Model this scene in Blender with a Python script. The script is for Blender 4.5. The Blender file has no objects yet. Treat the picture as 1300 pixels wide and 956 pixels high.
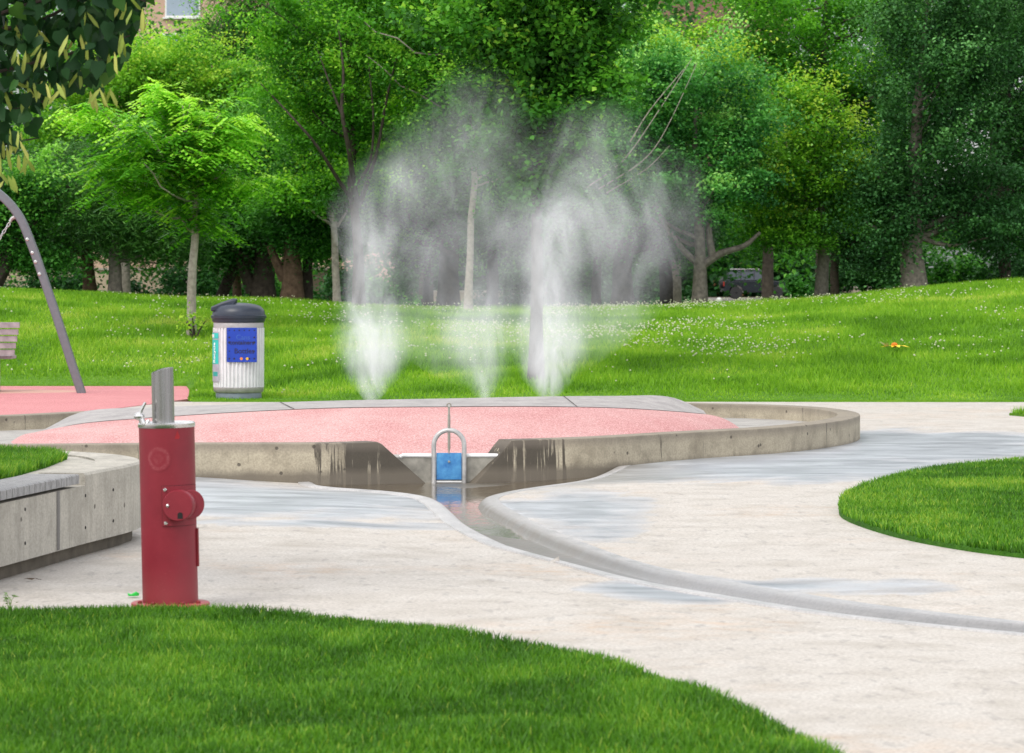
import bpy, bmesh, math, random
import numpy as np
from mathutils import Vector, Matrix

rng = np.random.default_rng(7)
random.seed(7)
scene = bpy.context.scene
COL = scene.collection
F = 4200.0
EYE = 1.5
PI = math.pi

def at(px, py, Y):
    return Vector(((px - 650) / F * Y, Y, EYE - (py - 350) / F * Y))

def gx(px, Y):
    return (px - 650) / F * Y

# ------------------------------------------------------------------ node helpers
class NT:
    def __init__(s, name, disp=None):
        s.m = bpy.data.materials.new(name)
        s.m.use_nodes = True
        s.t = s.m.node_tree
        s.t.nodes.clear()
        s.out = s.t.nodes.new('ShaderNodeOutputMaterial')
    def n(s, typ, ins=None, **kw):
        nd = s.t.nodes.new(typ)
        for k, v in kw.items():
            setattr(nd, k, v)
        for k, v in (ins or {}).items():
            sock = nd.inputs[k]
            if isinstance(v, bpy.types.NodeSocket):
                s.t.links.new(v, sock)
            else:
                sock.default_value = v
        return nd
    def link(s, a, b):
        s.t.links.new(a, b)
    def math(s, op, a, b=0.0, c=0.0, clamp=False):
        nd = s.n('ShaderNodeMath', {0: a, 1: b, 2: c}, operation=op)
        nd.use_clamp = clamp
        return nd.outputs[0]
    def pos(s, scale=(1, 1, 1), obj=True, loc=(0, 0, 0)):
        tc = s.n('ShaderNodeTexCoord')
        mp = s.n('ShaderNodeMapping', {'Vector': tc.outputs['Object' if obj else 'Generated'], 'Scale': scale, 'Location': loc})
        return mp.outputs[0]
    def noise(s, vec, scale, detail=4, rough=.55, dist=0.0, out='Fac'):
        nd = s.n('ShaderNodeTexNoise', {'Vector': vec, 'Scale': scale, 'Detail': detail, 'Roughness': rough, 'Distortion': dist})
        return nd.outputs[out]
    def ramp(s, fac, stops, interp='LINEAR'):
        nd = s.n('ShaderNodeValToRGB', {'Fac': fac})
        cr = nd.color_ramp
        cr.interpolation = interp
        while len(cr.elements) < len(stops):
            cr.elements.new(.5)
        for e, (p, c) in zip(cr.elements, stops):
            e.position = p
            e.color = (c, c, c, 1) if isinstance(c, (int, float)) else (*c, 1)
        return nd.outputs[0]
    def mix(s, fac, a, b, blend='MIX'):
        nd = s.n('ShaderNodeMix', data_type='RGBA', blend_type=blend)
        for sock, v in ((nd.inputs[0], fac), (nd.inputs[6], a), (nd.inputs[7], b)):
            if isinstance(v, bpy.types.NodeSocket):
                s.t.links.new(v, sock)
            else:
                sock.default_value = (*v, 1) if isinstance(v, tuple) and len(v) == 3 else v
        return nd.outputs[2]
    def bump(s, h, strength=.3, dist=.01):
        return s.n('ShaderNodeBump', {'Height': h, 'Strength': strength, 'Distance': dist}).outputs[0]
    def bsdf(s, color, rough=.7, spec=.4, metal=0.0, normal=None, **kw):
        ins = {'Base Color': color if isinstance(color, bpy.types.NodeSocket) else (*color, 1), 'Roughness': rough,
               'Specular IOR Level': spec, 'Metallic': metal}
        if normal is not None:
            ins['Normal'] = normal
        ins.update(kw)
        b = s.n('ShaderNodeBsdfPrincipled', ins)
        s.link(b.outputs[0], s.out.inputs[0])
        return b

MATS = {}
def simple(name, col, rough=.6, spec=.4, metal=0.0, var=.15, scale=12.0, bump=0.0):
    if name in MATS:
        return MATS[name]
    t = NT(name)
    p = t.pos()
    nz = t.noise(p, scale, 5)
    c = t.mix(t.ramp(nz, [(.3, 0.0), (.7, 1.0)]), tuple(v * (1 - var) for v in col), tuple(min(1, v * (1 + var)) for v in col))
    nrm = t.bump(nz, bump, .01) if bump else None
    t.bsdf(c, t.ramp(nz, [(.2, rough * .8), (.8, min(1, rough * 1.2))]), spec, metal, nrm)
    MATS[name] = t.m
    return t.m

def leaf_mat(name, stops, trans=.3, spec=.25, rough=.5):
    g_ = 1.0 if 'linden' in name else (1.16 if 'grass' in name else 1.32)
    t = NT(name)
    a = t.n('ShaderNodeAttribute', attribute_name='tint')
    nz = t.noise(t.pos(), .9, 2)
    f = t.math('ADD', a.outputs['Fac'], t.math('MULTIPLY', t.math('SUBTRACT', nz, .5), .6), clamp=True)
    stops = [(p_, (min(.9, c_[0] * g_ * 1.06), min(.9, c_[1] * g_), c_[2] * g_)) for p_, c_ in stops]
    c = t.ramp(f, stops)
    b = t.n('ShaderNodeBsdfPrincipled', {'Base Color': c, 'Roughness': rough, 'Specular IOR Level': spec})
    tr = t.n('ShaderNodeBsdfTranslucent', {'Color': t.mix(.5, c, (.9, 1.0, .25), 'MULTIPLY')})
    mx = t.n('ShaderNodeMixShader', {0: trans, 1: b.outputs[0], 2: tr.outputs[0]})
    t.link(mx.outputs[0], t.out.inputs[0])
    return t.m

# ------------------------------------------------------------------ mesh helpers
def np_mesh(name, co, faces_flat, sizes, mat, tint=None, smooth=False, parent=None):
    me = bpy.data.meshes.new(name)
    co = np.ascontiguousarray(co, dtype=np.float32)
    me.vertices.add(len(co))
    me.vertices.foreach_set('co', co.ravel())
    faces_flat = np.ascontiguousarray(faces_flat, dtype=np.int32)
    me.loops.add(len(faces_flat))
    me.loops.foreach_set('vertex_index', faces_flat)
    sizes = np.asarray(sizes, dtype=np.int32)
    me.polygons.add(len(sizes))
    starts = np.concatenate(([0], np.cumsum(sizes)[:-1])).astype(np.int32)
    me.polygons.foreach_set('loop_start', starts)
    if smooth:
        me.polygons.foreach_set('use_smooth', np.ones(len(sizes), dtype=bool))
    me.update(calc_edges=True)
    if tint is not None:
        at_ = me.attributes.new('tint', 'FLOAT', 'POINT')
        at_.data.foreach_set('value', np.ascontiguousarray(tint, dtype=np.float32))
    o = bpy.data.objects.new(name, me)
    COL.objects.link(o)
    if mat is not None:
        me.materials.append(mat)
    if parent is not None:
        o.parent = parent
    return o

def obj(name, bm, mat, parent=None, smooth=False, bevel=0.0, loc=None):
    me = bpy.data.meshes.new(name)
    bmesh.ops.recalc_face_normals(bm, faces=bm.faces[:])
    bm.to_mesh(me)
    bm.free()
    if smooth:
        me.polygons.foreach_set('use_smooth', [True] * len(me.polygons))
        try:
            me.set_sharp_from_angle(angle=math.radians(38))
        except Exception:
            pass
    for m in (mat if isinstance(mat, (list, tuple)) else [mat]):
        me.materials.append(m)
    o = bpy.data.objects.new(name, me)
    COL.objects.link(o)
    if parent is not None:
        o.parent = parent
    if loc is not None:
        o.location = loc
    if bevel:
        md = o.modifiers.new('bevel', 'BEVEL')
        md.width = bevel
        md.segments = 2
        md.limit_method = 'ANGLE'
    return o

def tag(o, label=None, cat=None, group=None, kind=None):
    if label: o['label'] = label
    if cat: o['category'] = cat
    if group: o['group'] = group
    if kind: o['kind'] = kind
    return o

def thing(name, label, cat, loc=(0, 0, 0), rot=(0, 0, 0), group=None):
    o = bpy.data.objects.new(name, None)
    COL.objects.link(o)
    o.location = loc
    o.rotation_euler = rot
    o.empty_display_size = .2
    return tag(o, label, cat, group)

def box(bm, cx, cy, cz, sx, sy, sz, M=None):
    r = bmesh.ops.create_cube(bm, size=1, matrix=Matrix.Translation((cx, cy, cz)) @ Matrix.Diagonal((sx, sy, sz, 1)))
    if M is not None:
        bmesh.ops.transform(bm, matrix=M, verts=r['verts'])
    return r['verts']

def lathe(bm, prof, seg=32, M=None, rfun=None):
    """prof: list of (r,z); closed at both ends where r>0"""
    rings = []
    for r, z in prof:
        ring = []
        for k in range(seg):
            a = 2 * PI * k / seg
            rr = rfun(r, z, a) if rfun else r
            v = Vector((rr * math.cos(a), rr * math.sin(a), z))
            ring.append(bm.verts.new(M @ v if M is not None else v))
        rings.append(ring)
    for a, b in zip(rings, rings[1:]):
        for k in range(seg):
            bm.faces.new((a[k], a[(k + 1) % seg], b[(k + 1) % seg], b[k]))
    bm.faces.new(rings[0][::-1])
    bm.faces.new(rings[-1])
    return rings

def tube(bm, pts, radii, seg=8, closed=False):
    pts = [Vector(p) for p in pts]
    if isinstance(radii, (int, float)):
        radii = [radii] * len(pts)
    rings = []
    up = Vector((0, 0, 1))
    prev = None
    n = len(pts)
    for i, p in enumerate(pts):
        if closed:
            d = pts[(i + 1) % n] - pts[i - 1]
        else:
            d = pts[min(i + 1, n - 1)] - pts[max(i - 1, 0)]
        d.normalize()
        if prev is None:
            ref = Vector((1, 0, 0)) if abs(d.x) < .8 else Vector((0, 1, 0))
            s = d.cross(ref).normalized()
        else:
            s = (prev - d * prev.dot(d)).normalized()
        prev = s
        t = d.cross(s)
        rings.append([bm.verts.new(p + (s * math.cos(2 * PI * k / seg) + t * math.sin(2 * PI * k / seg)) * radii[i]) for k in range(seg)])
    pairs = list(zip(rings, rings[1:])) + ([(rings[-1], rings[0])] if closed else [])
    for a, b in pairs:
        for k in range(seg):
            bm.faces.new((a[k], a[(k + 1) % seg], b[(k + 1) % seg], b[k]))
    if not closed:
        bm.faces.new(rings[0][::-1])
        bm.faces.new(rings[-1])

def catmull(P, k=8):
    P = np.asarray(P, float)
    Q = np.vstack([2 * P[0] - P[1], P, 2 * P[-1] - P[-2]])
    out = []
    for i in range(1, len(Q) - 2):
        p0, p1, p2, p3 = Q[i - 1], Q[i], Q[i + 1], Q[i + 2]
        for t in np.linspace(0, 1, k, endpoint=False):
            out.append(.5 * ((2 * p1) + (-p0 + p2) * t + (2 * p0 - 5 * p1 + 4 * p2 - p3) * t ** 2 + (-p0 + 3 * p1 - 3 * p2 + p3) * t ** 3))
    out.append(P[-1])
    return np.array(out)

def in_poly(x, y, poly):
    poly = np.asarray(poly)
    inside = np.zeros(len(x), bool)
    j = len(poly) - 1
    for i in range(len(poly)):
        xi, yi = poly[i]; xj, yj = poly[j]
        c = ((yi > y) != (yj > y)) & (x < (xj - xi) * (y - yi) / (yj - yi + 1e-12) + xi)
        inside ^= c
        j = i
    return inside

def loft(bm, rows, closed_u=False, flip=False):
    vs = [[bm.verts.new(p) for p in r] for r in rows]
    n = len(vs[0])
    for a, b in zip(vs, vs[1:]):
        for k in range(n if closed_u else n - 1):
            f = (a[k], a[(k + 1) % n], b[(k + 1) % n], b[k])
            try:
                bm.faces.new(f)
            except ValueError:
                pass
    return vs

def slab(name, poly, z0, z1, mat, parent=None, bevel=0.0):
    bm = bmesh.new()
    vs = [bm.verts.new((p[0], p[1], z0)) for p in poly]
    f = bm.faces.new(vs)
    r = bmesh.ops.extrude_face_region(bm, geom=[f])
    bmesh.ops.translate(bm, verts=[v for v in r['geom'] if isinstance(v, bmesh.types.BMVert)], vec=(0, 0, z1 - z0))
    bmesh.ops.triangulate(bm, faces=[f for f in bm.faces if len(f.verts) > 4])
    return obj(name, bm, mat, parent, bevel=bevel)

# ------------------------------------------------------------------ render + camera + light
scene.render.engine = 'CYCLES'
cy = scene.cycles
cy.use_denoising = True
try:
    cy.denoiser = 'OPENIMAGEDENOISE'
    cy.denoising_input_passes = 'RGB_ALBEDO_NORMAL'
    cy.denoising_prefilter = 'ACCURATE'
except Exception:
    pass
cy.max_bounces = 6
cy.diffuse_bounces = 4
cy.glossy_bounces = 3
cy.transmission_bounces = 4
cy.transparent_max_bounces = 8
cy.volume_bounces = 4
cy.volume_step_rate = 1.0
cy.volume_max_steps = 160
cy.sample_clamp_indirect = 4.0
scene.view_settings.view_transform = 'Standard'
scene.view_settings.look = 'None'
scene.view_settings.exposure = 0
scene.view_settings.gamma = 1

cam = bpy.data.cameras.new('camera')
co = bpy.data.objects.new('camera', cam)
COL.objects.link(co)
co.location = (0, 0, EYE)
co.rotation_euler = (PI / 2, 0, 0)
cam.sensor_width = 36
cam.lens = F / 1300 * 36
cam.shift_y = -(478 - 350) / 1300
cam.clip_start = .1
cam.clip_end = 3000
cam.dof.use_dof = True
cam.dof.focus_distance = 24
cam.dof.aperture_fstop = 9
scene.camera = co

SUN_EL, SUN_AZ = math.radians(52), math.radians(-142)      # azimuth from +Y, clockwise
sd = Vector((math.sin(SUN_AZ) * math.cos(SUN_EL), math.cos(SUN_AZ) * math.cos(SUN_EL), math.sin(SUN_EL)))
sun = bpy.data.lights.new('sun', 'SUN')
sun.energy = 2.1
sun.angle = math.radians(30)
sun.color = (1.0, .95, .87)
so = bpy.data.objects.new('sun', sun)
COL.objects.link(so)
so.rotation_euler = sd.to_track_quat('Z', 'Y').to_euler()
so.location = (0, 0, 30)

w = bpy.data.worlds.new('World')
scene.world = w
w.use_nodes = True
wt = w.node_tree
wt.nodes.clear()
wo = wt.nodes.new('ShaderNodeOutputWorld')
bg = wt.nodes.new('ShaderNodeBackground')
sky = wt.nodes.new('ShaderNodeTexSky')
sky.sky_type = 'NISHITA'
sky.sun_disc = False
sky.sun_elevation = SUN_EL
sky.sun_rotation = SUN_AZ
sky.dust_density = 2.0
hs = wt.nodes.new('ShaderNodeHueSaturation')
hs.inputs['Saturation'].default_value = .45
hs.inputs['Value'].default_value = 1.0
wt.links.new(sky.outputs[0], hs.inputs['Color'])
# broken white cloud over the blue
tc = wt.nodes.new('ShaderNodeTexCoord')
cn = wt.nodes.new('ShaderNodeTexNoise')
cn.inputs['Scale'].default_value = 2.2
cn.inputs['Detail'].default_value = 6
wt.links.new(tc.outputs['Generated'], cn.inputs['Vector'])
cr = wt.nodes.new('ShaderNodeValToRGB')
cr.color_ramp.elements[0].position = .38
cr.color_ramp.elements[1].position = .62
wt.links.new(cn.outputs['Fac'], cr.inputs[0])
mx = wt.nodes.new('ShaderNodeMix')
mx.data_type = 'RGBA'
wt.links.new(cr.outputs[0], mx.inputs[0])
wt.links.new(hs.outputs[0], mx.inputs[6])
mx.inputs[7].default_value = (14.0, 14.2, 14.8, 1)
wt.links.new(mx.outputs[2], bg.inputs['Color'])
bg.inputs['Strength'].default_value = .15
wt.links.new(bg.outputs[0], wo.inputs[0])

# ------------------------------------------------------------------ terrain functions
CX = np.array([-60, -15, -8.98, -5.52, -.69, 3.45, 6.2, 8.98, 15, 60])
CZ = np.array([1.6, 1.37, 1.20, 1.04, .845, .915, 1.10, 1.38, 1.7, 1.9])
def lawn_start(x):
    x = np.asarray(x, float)
    s = np.clip((x + 4.35) / .5, 0, 1)
    return 44.7 * (1 - s) + 39.3 * s
def hill(x, y):
    x = np.asarray(x, float); y = np.asarray(y, float)
    zc = np.interp(x, CX, CZ)
    y0 = 39.3 + 5.4 * np.clip((-x - 2.0) / 2.6, 0, 1)
    s = np.clip((y - y0) / (58 - y0), 0, 1)
    up = zc * np.sin(s * PI / 2) ** 1.05
    d = np.clip((y - 58.5) / 26, 0, 1)
    d = d * d * (3 - 2 * d)
    z = up * (1 - d)
    z = z + .03 * np.sin(x * 1.3 + y * .7) * np.sin(y * .9 - x * .4) * np.clip((y - y0) / 5, 0, 1)
    return z + .02

def dip(x, y):
    return -.06 * np.exp(-(((np.asarray(x) + .35) / 1.7) ** 2 + ((np.asarray(y) - 25.3) / 1.6) ** 2))

LP = [(-1.60, 25.9), (-1.43, 24.2), (-.94, 23.4), (-.60, 22.6), (-.45, 21.9), (-.36, 21.0), (-.236, 19.8), (0, 18.4), (.29, 17.26),
      (.58, 16.2), (.91, 15.3), (1.26, 14.6), (2.1, 13.5), (3.7, 12.2), (6, 11.2)]
RP = [(.95, 26.9), (.62, 25.2), (.20, 23.9), (-.11, 22.75), (-.17, 22.0), (-.055, 20.95), (.13, 19.7), (.385, 18.3), (.68, 17.05),
      (.98, 16.2), (1.32, 15.45), (1.70, 14.8), (2.45, 13.95), (3.9, 12.85), (6.1, 11.9)]
Lc = catmull(LP, 10); Rc = catmull(RP, 10)
Dc = np.interp(np.linspace(0, 1, len(Lc)), [0, .3, .55, .75, 1], [.045, .038, .032, .026, .024])
Lc = Lc * (1 + (Dc / 1.5))[:, None]
Lc[:, 0] -= np.interp(np.linspace(0, 1, len(Lc)), [.15, .28, .6, .8], [0, .055, .05, 0])
_ry = np.clip(Rc[:, 1] * (1 + Dc / 1.5), Rc[-1, 1], Rc[0, 1])
Rc = np.stack([np.interp(_ry, Rc[::-1, 1], Rc[::-1, 0]), _ry], 1)
Rc[0] = (.98, 26.95)
for _k in range(1, 8):
    Rc[_k] = Rc[0] + (Rc[8] - Rc[0]) * _k / 8
_w = np.interp(np.linspace(0, 1, len(Lc)), [.50, .70], [0, 1])[:, None]
_u = Rc - Lc
_u = _u / np.linalg.norm(_u, axis=1, keepdims=True)
Lc = Lc * (1 - _w) + (Rc - .15 * _u) * _w
Uc = Rc - Lc
Wc = np.linalg.norm(Uc, axis=1, keepdims=True)
Uc = Uc / Wc

# ------------------------------------------------------------------ materials: concrete etc.
def concrete_pavement():
    t = NT('pavement_concrete')
    p = t.pos()
    big = t.noise(p, .55, 5, .6)
    mid = t.noise(p, 3.0, 6, .6, .4)
    fine = t.noise(p, 60, 4, .7)
    vor = t.n('ShaderNodeTexVoronoi', {'Vector': p, 'Scale': 95.0}).outputs['Distance']
    c = t.ramp(mid, [(.25, (.405, .37, .32)), (.5, (.515, .478, .43)), (.75, (.575, .545, .50))])
    c = t.mix(t.ramp(fine, [(.38, .55), (.6, 0.0)]), c, (.26, .232, .205))
    # sandy orange stains
    st = t.math('MULTIPLY', t.ramp(big, [(.52, 0.0), (.68, 1.0)]), t.ramp(t.noise(p, 7, 5), [(.4, 0.0), (.7, 1.0)]))
    c = t.mix(t.math('MULTIPLY', st, .5), c, (.50, .33, .20))
    # dark little streaks and pits
    spk = t.ramp(t.noise(t.pos((1.6, .55, 1)), 9, 3, .5), [(.59, 0.0), (.68, 1.0)])
    c = t.mix(t.math('MULTIPLY', spk, .32), c, (.20, .19, .18))
    spk2 = t.ramp(t.noise(t.pos((1, 1, 1), loc=(4, 3, 0)), 24, 2, .5), [(.70, 0.0), (.74, 1.0)])
    c = t.mix(t.math('MULTIPLY', spk2, .4), c, (.15, .13, .12))
    # wet areas, with sky sheen painted into their colour
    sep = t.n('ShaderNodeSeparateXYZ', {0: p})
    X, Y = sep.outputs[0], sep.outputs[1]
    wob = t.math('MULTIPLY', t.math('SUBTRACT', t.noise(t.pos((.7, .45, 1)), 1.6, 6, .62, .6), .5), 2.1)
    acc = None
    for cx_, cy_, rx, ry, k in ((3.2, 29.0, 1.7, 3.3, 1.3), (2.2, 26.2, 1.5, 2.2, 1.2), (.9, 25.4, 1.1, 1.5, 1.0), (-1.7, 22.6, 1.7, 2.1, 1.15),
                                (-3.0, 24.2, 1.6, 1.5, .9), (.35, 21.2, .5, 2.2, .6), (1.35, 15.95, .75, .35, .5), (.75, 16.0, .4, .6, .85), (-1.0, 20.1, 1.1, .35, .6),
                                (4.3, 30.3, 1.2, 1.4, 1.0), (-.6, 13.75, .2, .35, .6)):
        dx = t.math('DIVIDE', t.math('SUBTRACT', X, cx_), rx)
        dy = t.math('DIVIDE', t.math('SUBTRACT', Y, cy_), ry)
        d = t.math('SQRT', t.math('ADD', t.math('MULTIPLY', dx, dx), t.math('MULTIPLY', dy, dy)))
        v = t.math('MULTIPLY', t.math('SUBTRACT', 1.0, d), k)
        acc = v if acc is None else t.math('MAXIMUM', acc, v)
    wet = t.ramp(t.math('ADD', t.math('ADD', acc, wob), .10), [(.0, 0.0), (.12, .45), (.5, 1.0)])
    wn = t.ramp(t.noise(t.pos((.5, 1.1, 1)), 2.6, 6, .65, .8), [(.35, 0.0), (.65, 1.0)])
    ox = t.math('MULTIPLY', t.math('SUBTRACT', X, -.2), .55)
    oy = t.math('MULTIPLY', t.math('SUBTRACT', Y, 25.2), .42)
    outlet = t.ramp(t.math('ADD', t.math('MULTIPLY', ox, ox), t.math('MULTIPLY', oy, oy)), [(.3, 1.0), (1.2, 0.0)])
    c = t.mix(t.math('MULTIPLY', wet, .88), c, t.mix(outlet, t.mix(wn, (.16, .175, .20), (.42, .448, .48)), t.mix(wn, (.10, .092, .075), (.34, .34, .33))))  # pale blue in the wet colour stands in for reflected sky
    r = t.n('ShaderNodeMapRange', {'Value': wet, 'From Min': 0.0, 'From Max': 1.0, 'To Min': .8, 'To Max': .34}).outputs[0]
    h = t.math('ADD', t.math('MULTIPLY', fine, .5), t.math('MULTIPLY', mid, .8))
    nrm = t.n('ShaderNodeBump', {'Height': h, 'Strength': t.math('MULTIPLY', t.math('SUBTRACT', 1.15, wet), .35), 'Distance': .008}).outputs[0]
    sp = t.n('ShaderNodeMapRange', {'Value': wet, 'To Min': .2, 'To Max': .8}).outputs[0]
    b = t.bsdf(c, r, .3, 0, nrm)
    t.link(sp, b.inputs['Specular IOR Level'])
    return t.m

def concrete_wall(name, light, dark, stain_x=None, pits=True, stain=.5):
    t = NT(name)
    p = t.pos()
    mid = t.noise(p, 4.0, 7, .62, .3)
    fine = t.noise(p, 70, 4, .7)
    c = t.ramp(mid, [(.3, tuple(v * .88 for v in dark)), (.52, light), (.75, tuple(v * 1.18 for v in light))])
    c = t.mix(t.ramp(fine, [(.32, .5), (.6, 0.0)]), c, tuple(v * .55 for v in dark))
    streak = t.noise(t.pos((7, 7, .5)), 2.0, 6, .7, .3)
    s = t.ramp(streak, [(.46, 0.0), (.60, 1.0)])
    if stain_x is not None:
        sep = t.n('ShaderNodeSeparateXYZ', {0: p})
        dx = t.math('DIVIDE', t.math('SUBTRACT', sep.outputs[0], stain_x), 1.15)
        dy = t.math('DIVIDE', t.math('SUBTRACT', sep.outputs[1], 25.6), 1.6)
        d = t.math('ADD', t.math('MULTIPLY', dx, dx), t.math('MULTIPLY', dy, dy))
        near = t.ramp(d, [(.2, 1.0), (2.0, .0)])
        s2 = t.ramp(t.math('ADD', t.math('ADD', streak, t.math('MULTIPLY', mid, .12)), t.math('SUBTRACT', t.math('MULTIPLY', near, .275), .15)), [(.545, 0.0), (.59, 1.0)])
        c = t.mix(t.math('MULTIPLY', s, .10), c, tuple(v * .5 for v in dark))
        c = t.mix(t.math('MULTIPLY', s2, .92), c, (.048, .040, .031))
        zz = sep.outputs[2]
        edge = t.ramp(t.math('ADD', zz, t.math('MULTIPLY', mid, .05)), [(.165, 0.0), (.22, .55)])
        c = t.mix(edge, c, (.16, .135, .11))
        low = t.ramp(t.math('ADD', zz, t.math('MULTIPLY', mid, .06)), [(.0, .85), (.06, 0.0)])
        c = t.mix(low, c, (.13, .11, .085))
    else:
        c = t.mix(t.math('MULTIPLY', s, stain), c, tuple(v * .6 for v in dark))
    h = fine
    if pits:
        v = t.n('ShaderNodeTexVoronoi', {'Vector': t.pos((1, 1, 1)), 'Scale': 7.0}).outputs['Distance']
        pit = t.ramp(t.math('ADD', v, t.math('MULTIPLY', fine, .05)), [(.10, 1.0), (.135, 0.0)])
        c = t.mix(t.math('MULTIPLY', pit, .8), c, (.06, .05, .04))
        h = t.math('SUBTRACT', t.math('MULTIPLY', fine, .4), pit)
    t.bsdf(c, t.ramp(mid, [(.2, .62), (.8, .85)]), .3, 0, t.bump(h, .5, .008))
    return t.m

def pink_rubber(name, a, b, lightband=False):
    t = NT(name)
    p = t.pos()
    big = t.noise(p, 1.1, 5, .6, .5)
    fine = t.noise(p, 75, 3, .7)
    c = t.mix(t.ramp(big, [(.35, 0.0), (.65, 1.0)]), a, b)
    c = t.mix(t.ramp(fine, [(.45, 0.0), (.66, .8)]), c, tuple(min(1, v * 1.5 + .08) for v in a))
    c = t.mix(t.ramp(t.noise(p, 55, 3, .7), [(.3, .5), (.46, 0.0)]), c, tuple(v * .6 for v in b))
    if lightband:
        sep = t.n('ShaderNodeSeparateXYZ', {0: p})
        d1 = t.math('DIVIDE', t.math('SUBTRACT', sep.outputs[0], -6.9), 1.4)
        d2 = t.math('DIVIDE', t.math('SUBTRACT', sep.outputs[1], 42.6), .75)
        d = t.math('ADD', t.math('MULTIPLY', d1, d1), t.math('MULTIPLY', d2, d2))
        c = t.mix(t.ramp(d, [(.9, 1.0), (1.0, 0.0)]), c, (.52, .30, .24))
    t.bsdf(c, .8, .25, 0, t.bump(fine, .5, .006))
    return t.m

M_PAVE = concrete_pavement()
M_BASIN = concrete_wall('basin_concrete', (.40, .35, .26), (.27, .23, .165), stain_x=-.55)
M_PLANT = concrete_wall('planter_concrete', (.46, .43, .37), (.35, .325, .275), stain=.3)
M_CAP = concrete_wall('cap_concrete', (.40, .375, .36), (.31, .29, .28), pits=False, stain=.3)
M_FLOOR = concrete_wall('pool_floor_concrete', (.40, .38, .35), (.29, .27, .25), pits=False, stain=.1)
M_PINK = pink_rubber('pink_rubber', (.47, .275, .26), (.40, .17, .165))
M_PLAY = pink_rubber('playground_rubber', (.47, .185, .185), (.43, .15, .16), True)

def kerb_mat():
    t = NT('kerb_wet_concrete')
    p = t.pos()
    mid = t.noise(p, 5, 6, .6, .4)
    fine = t.noise(p, 60, 4, .7)
    c = t.ramp(mid, [(.25, (.37, .365, .36)), (.55, (.47, .455, .445)), (.8, (.54, .52, .50))])
    sep = t.n('ShaderNodeSeparateXYZ', {0: p})
    deep = t.ramp(sep.outputs[2], [(0.0, 1.0), (1.0, 0.0)])
    a = t.n('ShaderNodeAttribute', attribute_name='tint')
    far = t.ramp(t.math('MULTIPLY', t.math('SUBTRACT', sep.outputs[1], 16.2), .4), [(0.0, 0.0), (1.0, 1.0)])
    c = t.mix(a.outputs['Fac'], c, t.mix(far, t.mix(mid, (.09, .09, .09), (.23, .225, .22)), t.mix(mid, (.070, .058, .040), (.175, .155, .125))))
    c = t.mix(t.ramp(fine, [(.3, .4), (.55, 0.0)]), c, (.1, .1, .1))
    t.bsdf(c, t.ramp(mid, [(.3, .28), (.7, .55)]), .5, 0, t.bump(fine, .25, .006))
    return t.m
M_KERB = kerb_mat()

def water_mat():
    t = NT('shallow_water')
    nrm = t.bump(t.noise(t.pos((3, 1.2, 1)), 5, 3, .5, .5), .18, .02)
    g = t.n('ShaderNodeBsdfGlossy', {'Color': (1, 1, 1, 1), 'Roughness': .06, 'Normal': nrm})
    tr = t.n('ShaderNodeBsdfTransparent', {'Color': (.80, .72, .58, 1)})
    fr = t.n('ShaderNodeFresnel', {'IOR': 1.33, 'Normal': nrm})
    m = t.n('ShaderNodeMixShader', {0: t.math('MINIMUM', fr.outputs[0], .75), 1: tr.outputs[0], 2: g.outputs[0]})
    t.link(m.outputs[0], t.out.inputs[0])
    return t.m
M_WATER = water_mat()

def lawn_mat(name, dark, mid_, bright):
    t = NT(name)
    p = t.pos()
    a = t.noise(p, .5, 5, .65, .4)
    b = t.noise(p, 9, 5, .7)
    f = t.math('ADD', t.math('MULTIPLY', a, .6), t.math('MULTIPLY', b, .4))
    c = t.ramp(f, [(.34, dark), (.5, mid_), (.66, bright)])
    t.bsdf(c, .8, .15, 0, t.bump(b, .8, .05))
    return t.m
M_LAWN = lawn_mat('lawn_soil', (.04, .12, .006), (.08, .20, .008), (.13, .26, .015))
M_TURF = lawn_mat('turf_soil', (.02, .07, .005), (.035, .12, .007), (.06, .16, .01))
M_GROUND = simple('bare_ground', (.16, .13, .09), .95, .1, 0, .3, 1.5, .3)

G_FRONT = leaf_mat('front_grass_blade', [(0.0, (.022, .08, .004)), (.45, (.066, .205, .012)), (.8, (.14, .325, .02)), (1.0, (.30, .42, .05))], .35, .3, .45)
G_HILL = leaf_mat('hill_grass_blade', [(0.0, (.05, .15, .008)), (.45, (.145, .335, .016)), (.8, (.25, .45, .03)), (1.0, (.44, .52, .10))], .35, .2, .5)

# ------------------------------------------------------------------ ground, pavement, channel, water
def quad_sheet(name, x0, x1, y0, y1, z, mat):
    bm = bmesh.new()
    bm.faces.new([bm.verts.new(v) for v in ((x0, y0, z), (x1, y0, z), (x1, y1, z), (x0, y1, z))])
    return tag(obj(name, bm, mat), kind='structure')

quad_sheet('ground', -900, 900, -300, 1500, -.45, M_GROUND)

def grid_obj(name, xs, ys, zf, mat, keep=None):
    Xg, Yg = np.meshgrid(xs, ys)
    Z = zf(Xg, Yg)
    co_ = np.stack([Xg, Yg, Z], -1).reshape(-1, 3)
    nx, ny = len(xs), len(ys)
    i = np.arange(nx - 1)[None, :] + nx * np.arange(ny - 1)[:, None]
    q = np.stack([i, i + 1, i + 1 + nx, i + nx], -1).reshape(-1, 4)
    if keep is not None:
        cxy = co_[q].mean(1)
        q = q[keep(cxy[:, 0], cxy[:, 1])]
    return np_mesh(name, co_, q.ravel(), np.full(len(q), 4), mat, smooth=True)

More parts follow.
